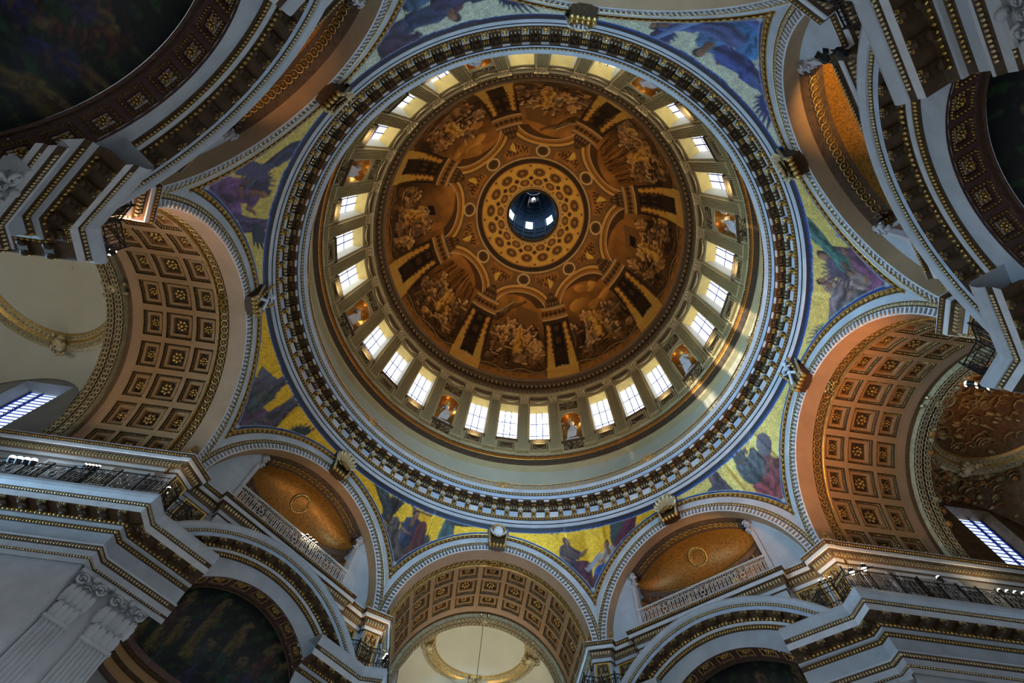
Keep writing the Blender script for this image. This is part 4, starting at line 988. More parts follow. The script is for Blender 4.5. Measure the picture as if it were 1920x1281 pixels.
        sh = ch + np.array([face * .09 * h, .03 * h]); hd = ch + np.array(a) * h; el = (sh + hd) / 2 + np.array([.02, -.07]) * h
        s.caps(sh, el, .055 * h, .045 * h, robe * .9, .4, seed); s.caps(el, hd, .036 * h, .024 * h, skin); s.ell(hd[0], hd[1], .03 * h, .025 * h, skin)
        sh2 = ch - np.array([face * .09 * h, -.02 * h]); el2 = sh2 + np.array([-face * .03, -.15]) * h; s.caps(sh2, el2, .055 * h, .05 * h, robe * .8, .4, seed + 5); s.caps(el2, el2 + np.array([face * .14, -.02]) * h, .034 * h, .024 * h, skin * .9)
        s.caps(ch, nk, .045 * h, .035 * h, skin * .8); hc = nk + (nk - ch) / (np.hypot(*(nk - ch)) + 1e-9) * .05 * h
        s.ell(hc[0] - face * .012 * h, hc[1] + .012 * h, .062 * h, .068 * h, hair); s.ell(hc[0] + face * .012 * h, hc[1] - .004 * h, .048 * h, .058 * h, skin)

# ---- the painted dome: eight scenes between painted piers, an arcade, roundels, coffers
DP, DH, DR0, DZ0 = 2.3, 22.4, 16.3, 51.15
_ph = np.linspace(0, pi / 2, 3000); _R = DR0 * np.cos(_ph) ** (2 / DP); _Z = DZ0 + DH * np.sin(_ph) ** (2 / DP)
_L = np.r_[0, np.cumsum(np.hypot(np.diff(_R), np.diff(_Z)))]; SMAX = float(np.interp(-4.15, -_R, _L))
NT, NS = 1280, 224
OCH, OCH_D, UMB, SEP, LGT, NIG = L3((206, 150, 70)), L3((148, 102, 48)), L3((64, 48, 30)), L3((116, 84, 46)), L3((204, 170, 118)), L3((30, 25, 24))
def scene_canvas(k):
    q = .262; Wc, Hc = NT // 8, NS; r = np.random.default_rng(100 + k)
    c = Canvas(-22.5 * q, 22.5 * q, 0, SMAX, Wc * 2, Hc * 2, UMB)
    X, S = c.X, c.Y; T = X / q
    # ground of the scene: sky and landscape tones
    n1 = fbm(T * .14 + 31 * k, S * .35 + 7, 4); sky = np.clip((S - 9) / 9, 0, 1)[..., None]
    c.A = (UMB * (1 - sky) + (OCH_D * .95) * sky) * (.45 + 1.1 * n1[..., None])
    kinds = k % 4
    if kinds == 0:      # a colonnade and an altar
        c.poly([(-1.2, 9), (3.2, 9), (3.2, 15.5), (-.4, 17)], SEP * .9); c.poly([(-1.5, 10.2), (3.3, 10.2), (3.3, 11), (-1.5, 11)], LGT * .55)
        for x in (-2.4, -1.0): c.caps((x, 7), (x + .2, 13), .32, .28, SEP, .5, x)
        c.poly([(-1.6, 6), (.2, 6), (.4, 8.0), (-1.5, 8.2)], LGT * .6); c.poly([(.9, 6.0), (2.6, 6.0), (2.6, 8.8), (1.8, 9.4), (.9, 8.8)], SEP * .6)
        c.caps((-3.6, 13.2), (-1.6, 16.2), .5, .35, SEP * .7, .9, 1); c.caps((-1.7, 16.1), (.9, 17.6), .38, .3, SEP * .9, .9, 3); c.caps((-3.6, 14.4), (-1.2, 17.2), .4, .3, LGT * .45, .9, 5)
        for i in range(9): c.caps((.3 + i * .34, 11.4), (.3 + i * .34, 12.3), .06, .06, LGT * .6)
        c.poly([(.1, 12.3), (3.3, 12.3), (3.3, 12.5), (.1, 12.5)], LGT * .6); c.ell(1.75, 7.8, .75, 1.5, OCH_D * .8)
    elif kinds == 1:    # a storm-lit sky with a pale cliff
        for i in range(9): c.ell(r.uniform(-3, 3), r.uniform(11, 18), r.uniform(.8, 1.7), r.uniform(.5, 1.1), OCH * r.uniform(.45, .9), r.uniform(-.6, .6), alpha=.75)
        c.poly([(-4.2, 6), (-3.4, 13), (-2.6, 12), (-1.6, 7)], SEP * .7)
    elif kinds == 2:    # a ruined house and a stair
        c.poly([(-1.8, 11), (1.6, 12.5), (1.9, 16.5), (-1.4, 15.2)], SEP * .95); c.poly([(-.9, 13), (.5, 13.6), (.6, 15), (-.8, 14.4)], NIG)
        c.poly([(1.6, 9), (3, 9.3), (2.9, 16), (1.9, 16.5)], OCH_D * .9)
    else:               # a tent of hanging drapery
        for i in range(8): c.caps((-3 + i * .8, 17 - abs(i - 3.5) * .3), (-3.4 + i * .95, 12.0), .5, .3, OCH_D * (.5 + .1 * (i % 3)), .9, i * 1.7)
        c.poly([(-2.6, 8.5), (2.2, 8.5), (2.0, 11), (-2.4, 11.5)], SEP * .6)
    # crowd of figures
    tones = [L3((170, 128, 76)), L3((140, 102, 60)), L3((112, 82, 50)), L3((185, 140, 78)), L3((90, 66, 44)), L3((150, 120, 84))]; skin = L3((184, 142, 92))
    for row, (s0, n, h) in enumerate(((8.4, 5, 5.6), (6.2, 5, 6.2), (3.9, 4, 6.0))):
        for i in range(n):
            x = -3.4 + 6.8 * (i + .5) / n + r.uniform(-.35, .35); f = 1 if r.random() < .5 else -1
            c.figure(x, s0 + r.uniform(-.7, .9), h * r.uniform(.8, 1.05), tones[r.integers(6)] * r.uniform(.35, 1.5), skin * r.uniform(.6, 1.4), r.uniform(-.35, .35), f, 'sit' if r.random() < .6 else 'stand', tones[r.integers(6)] * r.uniform(.4, .9), (f * r.uniform(.1, .3), r.uniform(-.12, .22)), r.uniform(0, 20), NIG)
    c.figure(.2 + r.uniform(-.5, .5), 7.4, 5.6, OCH * .95, skin * 1.1, -.1, -1 if k % 2 else 1, 'stand', OCH * .8, (.3 * (-1 if k % 2 else 1), .2), k, NIG)
    # broken foreground, scrolled balustrade
    for i in range(10): c.caps((-3.8 + i * .85, 3.6 + .5 * sin(i * 1.7)), (-3.3 + i * .85, 3.0 + .4 * cos(i)), .5, .3, SEP * (.5 + .09 * (i % 4)), .8, i)
    A, S_ = c.A, S
    def over(m, col, al=1.): c.A = c.A * (1 - al * m[..., None]) + al * m[..., None] * col
    d = np.abs(np.abs(T) - 22.5)                     # angle to the nearest painted pier
    band = lambda v, a, b, f=.06: np.clip((v - a) / f + .5, 0, 1) * np.clip((b - v) / f + .5, 0, 1)
    mo = .8 + .4 * fbm(T * .5 + k, S * 1.2, 3)[..., None]
    # attic strip at the foot
    over((S < 2.0) * 1., OCH_D * .95 * mo); over(band(S, 0, .18), LGT * .6); over(band(S, .3, .42), UMB)
    sc_ = 2.3 + .45 * np.sin(T / 22.5 * pi * 3 + k) * (np.abs(T) < 15)
    over(band(S, sc_ - .1, sc_ + .55), UMB * .8); over(band(S, sc_ + .1, sc_ + .25), LGT * .7)
    over(((np.abs(T) < 15) & (S < sc_ - .1) & (S > 1.0)) * band(np.sin(T * .9 + k), -.2, .9, .3), SEP * .9, .7)
    # piers: dark recess, two pilasters with scalloped shade
    inp = (d < 7.3)
    over((inp & (S > 2.6) & (S < 14.2)) * 1., NIG * 1.1 * mo); over((inp & (S <= 3.0)) * 1., OCH * .85 * mo); over(band(d, 7.1, 7.5, .1) * (S < 2.6), UMB * .7)
    le = np.abs(T) < 22.5
    inner = (d > 2.9) & (d < 7.4 - .11 * S) & (S > 2.9) & (S < 12.8)
    over(inner * 1., OCH * (1.0 - .02 * S[..., None]) * mo)
    over((inner & (d < 3.3 + .8 * np.abs(np.sin(S * 2.6)) * (S > 6.5))) * 1., UMB * .8, .9); over((inner & (d > 6.7 - .13 * S) & (d < 7.3 - .13 * S) & (np.sin(S * 4.5) > -.3) & (S > 7.8) & (S < 11.8)) * 1., UMB * .9)
    over(band(d + .11 * S, 7.0, 7.4, .15) * (S > 3) * (S < 12.6), OCH_D * .6)
    over((inp & (d < 2.9) & (np.sin(S * 2.2) + 1.3 * np.sin(d * 1.9 + k) > .9) & (S > 7) & (S < 12.5)) * 1., SEP * .45)
    ur = ((d / 3.4) ** 2 + ((S - 5.7) / 1.5) ** 2 < 1 + .25 * np.sin(T * 2.3)); over(ur * 1., UMB * .62 * mo, .95); over(((d / 2.6) ** 2 + ((S - 2.6) / .75) ** 2 < 1) * (.5 + .5 * np.sign(np.sin(d * 5))), LGT * .7, .8)
    # entablature of the piers and the crowning trophies
    ea = (d < 7.8)
    over((ea & (S > 12.9) & (S < 16.5)) * 1., UMB * 1.0 * mo)
    for a, b, col in ((13.75, 14.0, LGT * .8), (14.0, 14.3, OCH_D), (14.3, 14.42, LGT * .6), (15.6, 15.85, OCH_D), (15.85, 16.0, LGT * .85), (16.1, 16.3, LGT * .6)): over(band(S, a, b) * ea, col)
    over((ea & (S > 14.5) & (S < 15.5) & (np.sin(T * 2.4) + np.sin(S * 7) > .2)) * 1., OCH_D * .8)
    # spandrels, arches
    ax, ay, ri, ro = 0., 13.6, 4.35, 5.35       # arch drawn as circle in (T*q*, S)
    xx = T * (.262 - .0095 * np.clip(S - 8, 0, 12)); rad = np.hypot(xx * 1.22, (S - ay) * .78)
    ab = (S > 16.4)
    spa = ab & (rad > ri) & (S < 22.7); over(spa * 1., SEP * 1.0 * mo)
    leaf = (np.sin(T * 2.1 + 1.3 * np.sin(S * 3.1)) * np.sin(S * 4.2 + 1.1 * np.sin(T * 1.7)) > .12)
    gar = (((np.abs(np.abs(T) - 22.5)) < 11.5) & (S > 18.6) & (S < 22.1) & (rad > ro + .75)); over(gar * 1., OCH_D * .9 * mo); over((gar & leaf & ((np.abs(np.abs(T) - 22.5) < 9.6)) & (S > 19.1) & (S < 21.7)) * 1., UMB * .5)
    if k % 2: over((gar & (((np.abs(T) - 22.5) / 4) ** 2 + ((S - 20.4) / .8) ** 2 < 1)) * 1., OCH)
    for a, b, col in ((ri, ri + .14, LGT * .8), (ri + .14, ri + .5, OCH_D), (ri + .5, ri + .62, UMB), (ri + .62, ri + .9, OCH * .8), (ri + .9, ri + 1.0, LGT * .7), (ri + 1.0, ri + 1.12, UMB)): over(band(rad, a, b, .05) * ab, col)
    over((ab & (rad < ri) & (rad > ri - .55 - .25 * xx)) * 1., NIG, .75)
    tr = (d < 5.2) & (S > 16.3) & (S < 18.9 - .13 * d * d * .6); over(tr * 1., UMB * (.7 + .9 * fbm(T * 1.2, S * 2.2, 3))[..., None])
    over((tr & (np.sin(T * 3.1 + k) + np.sin(S * 5.3) > .6)) * 1., SEP * 1.05)
    # roundel over the arch
    rr = np.hypot(T * .165, S - 21.35); over(band(rr, 0, 1.0, .06), OCH_D * 1.1); over(band(rr, .62, .74, .05), UMB); over(band(rr, 0, .6, .05), UMB * 1.2 * (.7 + .8 * fbm(T * 2, S * 4, 3))[..., None]); over(band(rr, .84, 1.0, .05), LGT * .95)
    # ring mouldings and the coffered crown
    for a, b, col in ((22.5, 22.68, LGT * .85), (22.68, 23.45, UMB * .85), (23.45, 23.6, OCH_D), (23.6, 27.2, OCH * .86), (27.0, 27.2, LGT * .6)): over(band(S, a, b), col * (mo if b > 24 else 1))
    for s0, half, hx, ph in ((24.85, .62, .62, 0.), (26.35, .47, .50, 0.)):
        Rl = np.interp(s0, _L, _R); u = (np.mod(T + 11.25 + ph + 11.25, 22.5) - 11.25 if False else np.mod(T + 11.25, 22.5) - 11.25) * pi / 180 * Rl; v = S - s0
        if s0 > 26: u = (np.mod(T + 11.25, 22.5) - 11.25) * pi / 180 * Rl
        oc = np.maximum(np.maximum(np.abs(u) / (hx * 1.35), np.abs(v) / half), (np.abs(u) / 1.35 + np.abs(v)) / (hx * 1.42))
        over(band(oc, -1, 1.0, .08), UMB * .62); over(band(oc, -1, .84, .08), OCH_D * .75); over(band(oc, -1, .68, .08), UMB * .8); e2 = np.hypot(u / 1.35, v); over(band(e2, .1, .26, .06), OCH_D); over(band(e2, 0, .08, .04), OCH_D)
    u = np.mod(T, 22.5) - 11.25; dm = np.abs(u * pi / 180 * 5.6) * .8 + np.abs(S - 25.75); over(band(dm, -1, .36, .06), UMB * .75)
    u2 = np.abs(np.mod(T, 22.5) - 11.25) * pi / 180 * 6.9; over(((u2 * 1.2 + (S - 23.75) < .32) & (S > 23.75)) * 1., UMB * .8)
    u3 = np.abs(np.mod(T, 22.5) - 11.25) * pi / 180 * 4.4; over(((u3 * 1.2 - (S - 26.9) < .25) & (S < 26.9) & (S > 26.4)) * 1., UMB * .8)
    A = c.A.reshape(Hc, 2, Wc, 2, 3).mean((1, 3)); return A
full = np.concatenate([scene_canvas(k) for k in range(8)], 1)          # (NS, NT, 3), scene k centred at 45 k degrees
full = np.clip(2.3 * full ** 1.16, 0, .92) * (.86 + .28 * fbm(np.arange(NT)[None] * .05, np.arange(NS)[:, None] * .12, 3))[..., None]
ss = np.linspace(0, SMAX, NS); RR = np.interp(ss, _L, _R); ZZ = np.interp(ss, _L, _Z); th = np.radians(-22.5 + 360 * (np.arange(NT + 1)) / NT)
P = np.stack([RR[:, None] * np.sin(th), RR[:, None] * np.cos(th), np.broadcast_to(ZZ[:, None], (NS, NT + 1))], -1)
Cc = np.concatenate([np.concatenate([full, full[:, :1]], 1), np.ones((NS, NT + 1, 1))], -1)
mb = MB(); mb.grid(P, 'fresco', True, False, Cc); dome = obj('ceiling', mb, kind='structure')
mb = MB(); revolve(mb, [(4.2, 73.18, 'brown_frame'), (4.1, 73.0, 'gilt'), (3.95, 72.98, 'gilt_ground'), (3.7, 73.1, 'gilt'), (3.58, 73.3, 'brown_frame'), (3.75, 73.6, None)], 96)
mb.inst(t_ell(.1, .1, .07, 5, 3), ring_frames(3.95, 72.96, 90), 'gilt'); obj('eye_ring', mb, dome)
mb = MB(); revolve(mb, [(16.75, 47.6, 'stone'), (18.9, 47.6, 'stone'), (18.9, 52, None)]); 
for a in PIL:                                    # unseen buttresses outside the drum, added to block oblique sun
    M_ = rotz(a); box(mb, 'stone', -.6, .6, 18.75, 21.6, 37.5, 47.6, M_)
obj('wall_attic', mb, kind='structure')   # closes the drum behind the cornice

# ---- mosaics of the eight pendentives
GOLD, PALE_SHEEN, SILVER_SHEEN = L3((232, 178, 36)), L3((214, 196, 110)), L3((196, 206, 184))  # the two paler golds put the reflection of pale windows into the colour
def robe(*c): return L3(c)
SK = L3((150, 110, 84)); DK = L3((40, 34, 44))
def mosaic_canvas(p):
    g = {0: GOLD, 7: GOLD, 6: GOLD, 1: PALE_SHEEN, 2: PALE_SHEEN, 5: PALE_SHEEN * .9, 3: SILVER_SHEEN, 4: SILVER_SHEEN}[p]
    c = Canvas(-6.8, 6.8, 22.0, 28.2, 560, 256, g); n = .75 + .5 * fbm(c.X * 5, c.Y * 5, 3)
    c.A *= n[..., None]; c.M[:] = 0; r = np.random.default_rng(p)
    F = c.figure; gx, gz = c.X.copy(), c.Y.copy(); c.X = gx / 1.12; c.Y = 23.3 + (gz - 23.6 - .26 * np.abs(gx)) / 1.16; c.win = lambda *a: (slice(None), slice(None)); c.px *= 1.3
    if p == 0:
        for x, z in ((-3.0, 26.7), (-2.2, 26.9), (-2.6, 26.2)): F(x, z, 1.5, robe(50, 90, 160), SK, .2, 1, 'fly', robe(90, 130, 180), None, x, DK, robe(40, 80, 150))
        c.wing((1.9, 25.3), 1.15, 3.0, robe(60, 74, 70), 9, -1); c.caps((1.8, 24.2), (3.6, 26.0), .8, .3, robe(84, 30, 52), .7, 3)
        F(-1.2, 23.7, 3.6, robe(74, 52, 76), SK * .8, -.05, 1, 'sit', robe(86, 40, 54), (.34, .06), 1, L3((90, 70, 60))); c.caps((-1.2, 25.2), (-.7, 25.0), .34, .2, L3((96, 78, 70)))
        F(1.5, 23.3, 3.4, robe(180, 168, 156), SK * 1.1, -.15, -1, 'sit', robe(36, 84, 156), (-.26, -.04), 2, L3((90, 60, 44)))
        c.poly([(-.35, 24.35), (.75, 25.05), (.95, 24.8), (-.2, 24.1)], L3((150, 150, 160))); c.caps((-.6, 23.2), (.2, 23.5), .45, .35, robe(96, 70, 56), .4)
        c.caps((-.3, 22.8), (.2, 23.4), .3, .5, robe(84, 32, 44), .7)
    elif p == 7:
        F(-2.2, 25.7, 3.2, robe(58, 66, 68), SK * .6, -.7, 1, 'fly', robe(66, 74, 70), (.3, .1), 3, DK, robe(44, 40, 40))
        F(2.5, 24.7, 3.2, robe(70, 92, 96), SK * .85, -.1, -1, 'stand', robe(60, 90, 90), (-.3, .2), 4, DK, None); c.wing((2.7, 26.0), .05, 2.6, robe(60, 50, 56), 7, 1)
        F(.1, 23.9, 4.0, robe(44, 54, 82), SK * .9, .05, 1, 'sit', robe(110, 92, 82), (-.12, .3), 5, DK); c.caps((.9, 24.0), (.8, 25.6), .5, .35, robe(92, 40, 40), .8, 2)
        c.caps((-.9, 24.0), (-.9, 25.2), .6, .3, robe(96, 80, 72), .9, 6); c.caps((-1.6, 26.9), (1.2, 26.3), .07, .07, robe(80, 56, 36)); c.caps((0, 23.2), (.7, 23.3), .6, .5, robe(84, 70, 64), .9)
    elif p == 6:
        F(-.4, 23.7, 3.9, robe(70, 84, 84), SK * .75, -.1, 1, 'sit', robe(92, 62, 88), (-.05, .34), 1, DK); c.poly([(-2.1, 25.2), (-.5, 26.4), (-.2, 26.05), (-1.8, 24.85)], robe(96, 92, 104))
        c.caps((-1.6, 23.7), (-1.1, 25.1), .7, .4, robe(86, 80, 92), .4, 2); F(.9, 24.4, 3.2, robe(86, 78, 92), SK * .7, .05, -1, 'stand', robe(76, 66, 80), (-.2, .1), 4, DK)
        F(1.9, 24.1, 2.8, robe(84, 80, 92), SK * .7, .5, 1, 'fly', robe(74, 72, 84), (.3, .05), 6, DK, robe(44, 62, 62)); c.caps((-.2, 22.9), (.6, 23.2), .6, .6, robe(86, 64, 88), .9)
        F(-.6, 25.6, 2.3, robe(88, 76, 92), SK * .7, -.1, -1, 'stand', None, (-.2, .3), 8, DK)
    elif p == 1:
        F(-2.4, 24.3, 3.4, robe(104, 92, 104), SK * .75, .1, 1, 'stand', robe(84, 78, 86), (-.1, -.2), 2, DK); c.wing((-2.6, 25.3), 3.7, 2.4, robe(84, 88, 104), 8, 1); c.wing((-2.7, 25.3), 4.5, 2.2, robe(74, 78, 92), 6, 1)
        F(.6, 23.6, 4.0, robe(128, 76, 84), SK * .8, -.1, -1, 'sit', robe(140, 70, 76), (-.28, .0), 5, DK); F(-.4, 25.2, 3.0, robe(88, 104, 112), SK * .6, .1, 1, 'sit', robe(84, 100, 108), (.2, .0), 4, DK)
        c.ell(1.3, 25.6, .6, .55, robe(100, 100, 110)); F(2.4, 26.4, 2.4, robe(118, 84, 104), SK * .8, .5, -1, 'fly', robe(110, 80, 100), None, 3, DK, robe(80, 84, 104)); c.caps((-.3, 22.9), (.6, 23.1), .6, .6, robe(120, 64, 70), .9)
    elif p == 2:
        F(.6, 23.7, 4.0, robe(126, 84, 112), SK, .1, -1, 'sit', robe(132, 84, 116), (-.25, .05), 2, DK); F(-.9, 24.4, 3.1, robe(160, 138, 126), SK * .9, .25, 1, 'sit', robe(140, 130, 128), (.2, .05), 3, DK)
        F(1.2, 25.6, 2.9, robe(72, 116, 108), SK * .8, -.6, -1, 'fly', robe(76, 118, 110), (-.1, -.2), 4, DK, robe(96, 90, 112)); F(-2.3, 24.8, 2.6, robe(112, 108, 116), SK * .8, -.3, -1, 'fly', robe(120, 116, 124), None, 5, DK, robe(104, 100, 112))
        c.poly([(1.4, 23.3), (2.2, 24.6), (1.9, 25.0), (1.0, 23.6)], robe(140, 140, 150)); c.caps((-.3, 23), (.5, 23.1), .5, .5, robe(128, 84, 112), .9)
    elif p == 5:
        F(.3, 23.7, 4.1, robe(104, 76, 124), SK * .85, -.1, 1, 'sit', robe(112, 80, 132), (.25, .05), 2, DK); F(-1.2, 25.4, 2.9, robe(64, 84, 108), SK * .6, -.5, 1, 'fly', robe(60, 70, 100), None, 5, DK, robe(70, 66, 100))
        F(1.8, 24.6, 3.0, robe(88, 76, 112), SK * .7, .2, -1, 'stand', robe(78, 70, 104), (-.2, .1), 3, DK); c.poly([(-1.7, 23.6), (-.8, 23.1), (-.5, 25.8), (-1.2, 25.7)], robe(72, 74, 108)); c.caps((-.2, 23), (.6, 23.2), .6, .5, robe(92, 70, 116), .9)
        c.wing((1.9, 25.6), .6, 1.9, robe(52, 64, 88), 6, -1)
    elif p == 3:
        F(.4, 23.7, 4.2, robe(76, 130, 176), SK * .8, .1, -1, 'sit', robe(64, 128, 186), (-.2, .15), 2, DK); F(-1.9, 25.0, 3.4, robe(70, 96, 156), SK * .8, -.4, -1, 'fly', robe(58, 80, 146), None, 4, DK, robe(40, 64, 128))
        F(1.6, 24.8, 3.2, robe(64, 84, 140), SK * .75, .4, 1, 'fly', robe(84, 100, 150), (-.1, -.3), 5, DK, robe(48, 66, 120)); c.caps((1.2, 23.8), (3.0, 26.8), .22, .12, robe(110, 140, 190)); c.caps((-.3, 23.0), (.6, 23.2), .6, .5, robe(74, 100, 168), .9)
        c.wing((-3.0, 26.4), 2.6, 2.2, robe(44, 62, 110), 7, 1)
    else:
        F(-.3, 23.7, 4.2, robe(96, 60, 80), SK * .85, -.1, 1, 'sit', robe(60, 92, 124), (.25, .1), 2, DK); F(1.9, 25.2, 3.4, robe(64, 66, 96), SK * .8, -.3, 1, 'fly', robe(48, 66, 100), None, 4, DK, robe(40, 54, 92))
        F(-1.8, 24.8, 3.2, robe(70, 64, 96), SK * .75, -.3, -1, 'fly', robe(56, 60, 92), None, 5, DK, robe(36, 50, 88)); c.caps((-.3, 23.0), (.6, 23.2), .6, .5, robe(60, 84, 116), .9); c.caps((1.5, 26.3), (2.6, 25.6), .4, .5, robe(66, 60, 88), .8)
        c.wing((2.6, 26.3), .1, 2.6, robe(34, 48, 90), 7, 1)
    # small scroll tablet at the foot
    c.poly([(-.85, 22.9), (.85, 22.9), (.7, 23.2), (-.7, 23.2)], L3((170, 174, 178)))
    c.X, c.Y = gx, gz; return c
MLAB = {0: 'gold mosaic of a bearded man in purple writing beside an angel in blue and white', 7: 'gold mosaic of a trumpeting trio, a green robed angel with a dark wing at right', 6: 'deep gold mosaic with a purple robed figure holding up a grey tablet', 1: 'gold mosaic with a painted pale sheen, a rose robed seated figure and a grey winged angel at left', 2: 'gold mosaic with a painted pale sheen, a violet robed figure and a green robed angel flying over it', 5: 'gold mosaic with a painted pale sheen, a lilac robed figure between dusky blue angels', 3: 'gold mosaic with a painted silvery sheen, a bright blue robed figure and blue angels', 4: 'gold mosaic with a painted silvery sheen, a dark red and blue figure between navy winged angels'}
def pend(u, v):
    """pendentive point: u in [-1,1] across, v in [0,1] from the arch edge to the ring; pier frame"""
    phi = radians(22.5) * u; al = radians(22.5) - abs(phi); t = D * math.tan(al); zb = ZC + sqrt((RA + 1.36) ** 2 - min(t, HALF) ** 2); Rb = D / cos(al) - .02
    R = Rb + (16.78 - Rb) * v + .12 * sin(pi * v) * (zb < 25); z = zb + (28.02 - zb) * v
    return R * sin(phi), R * cos(phi), z
NU, NVV = 168, 56
for p in range(8):
    c = mosaic_canvas(p); P = np.zeros((NU, NVV, 3)); Cc = np.zeros((NU, NVV, 4)); us = np.linspace(-1, 1, NU); us = np.sign(us) * np.abs(us) ** .9
    zb_ = np.array([pend(u, 0)[2] for u in us]); SLP = np.cos(np.arctan(np.gradient(zb_, us * 6.8)))
    for i, u in enumerate(us):
        hgt = 28.02 - pend(u, 0)[2]
        for j in range(NVV): P[i, j] = pend(u, j / (NVV - 1))
        z = P[i, :, 2]; x = np.full(NVV, u * 6.8 * .985)
        ix = np.clip(((x + 6.8) / 13.6 * 559).astype(int), 0, 559); iz = np.clip(((z - 22.0) / 6.2 * 255).astype(int), 0, 255)
        col = c.A[iz, ix]; cov = c.M[iz, ix]; side = (1 - abs(u)) * 6.8 - .62; e0 = (z - z[0]); e1 = (z[-1] - z); slope = max(.35, min(1, hgt / 4))
        eb = np.minimum(np.minimum(e0 * SLP[i], e1 * 1.0 - .22), side)
        blue = L3((14, 62, 128)) if p in (1, 2, 3, 5) else L3((16, 44, 92))
        bl = (eb < .22); wl = (eb >= .22) & (eb < .26)
        col = np.where(bl[:, None], blue * (.7 + .6 * fbm(x * 9, z * 9, 2))[:, None], col); col = np.where(wl[:, None], L3((150, 160, 176)), col)
        dk = e1 < .30; col = np.where(dk[:, None], L3((26, 28, 40)), col)
        Cc[i, :, :3] = col; Cc[i, :, 3] = np.where(bl | wl | dk, 0, .45 * (1 - cov))
    mb = MB(); mb.grid(P, 'mosaic', True, False, Cc)
    o = obj('spandrel_mosaic', mb, None, bayM(p + .5)); tag(o, MLAB[p], 'mosaic', 'mosaics of the eight spandrels')

# ---- dark mosaics of the lower half domes
DLAB = {1: 'dark green half dome mosaic in the arch under the southeast gallery', 3: 'almost black half dome mosaic under the large cornice arch at right edge', 5: 'dark mosaic with a sunburst in the half dome at upper left', 7: 'dark blue mosaic of haloed figures in the half dome at lower left'}
for k in DIAGS:
    c = Canvas(-5, 5, 12.9, 16.6, 300, 170, L3((12, 20, 22))); n = fbm(c.X * 3, c.Y * 3, 4); c.A *= (.4 + 1.2 * n)[..., None]
    lf = (np.sin(c.X * 7 + 2 * n * 5) * np.sin(c.Y * 8 + n * 6) > .45); c.A[lf] = L3((30, 52, 30)); r = np.random.default_rng(k)
    if k == 5:
        for i in range(40): a = 2 * pi * i / 40; c.caps((1.2 + .6 * cos(a), 15.2 + .6 * sin(a)), (1.2 + 1.1 * cos(a), 15.2 + 1.1 * sin(a)), .05, .02, L3((104, 58, 44)))
        c.ell(1.2, 15.2, .55, .55, L3((30, 58, 34)))
    pal = [(36, 40, 84), (30, 54, 44), (70, 44, 40), (44, 40, 76), (96, 84, 44), (40, 62, 60)]
    for i in range(9):
        x = -3.6 + i * .9 + r.uniform(-.2, .2); z = 12.9 + r.uniform(0, .3) + 1.0 * (1 - (x / 4) ** 2) * (i % 2)
        c.ell(x, z + 1.95, .26, .26, L3((92, 82, 50))); c.figure(x, z, 2.1, robe(*pal[r.integers(6)]), L3((96, 72, 56)), r.uniform(-.1, .1), 1 if r.random() < .5 else -1, 'stand', robe(*pal[r.integers(6)]), None, i, DK)
    P = []; Cc = []; nu, nv = 90, 48
    for a in np.linspace(0, pi, nu):
        row = []; cr = []
        for e in np.linspace(0, pi / 2 - .01, nv):
            u = -cos(a); x = 4.55 * u; tz_ = LZ + sqrt(4.9 ** 2 - x * x); y = AD + .1 + 2.2 * sin(a) * cos(e); z = 13.0 + max(0, tz_ - 13.0) * sin(e); row.append((x, y, z))
            cr.append((*c.A[int(np.clip((z - 12.9) / 3.7 * 169, 0, 169)), int(np.clip((x + 5) / 10 * 299, 0, 299))], 1))
        P.append(row); Cc.append(cr)
    mb = MB(); mb.grid(np.array(P), 'mosaic_dark', True, False, np.array(Cc)); o = obj('half_dome_mosaic', mb, None, bayM(k)); tag(o, DLAB[k], 'mosaic', 'half dome mosaics of the lower arches')

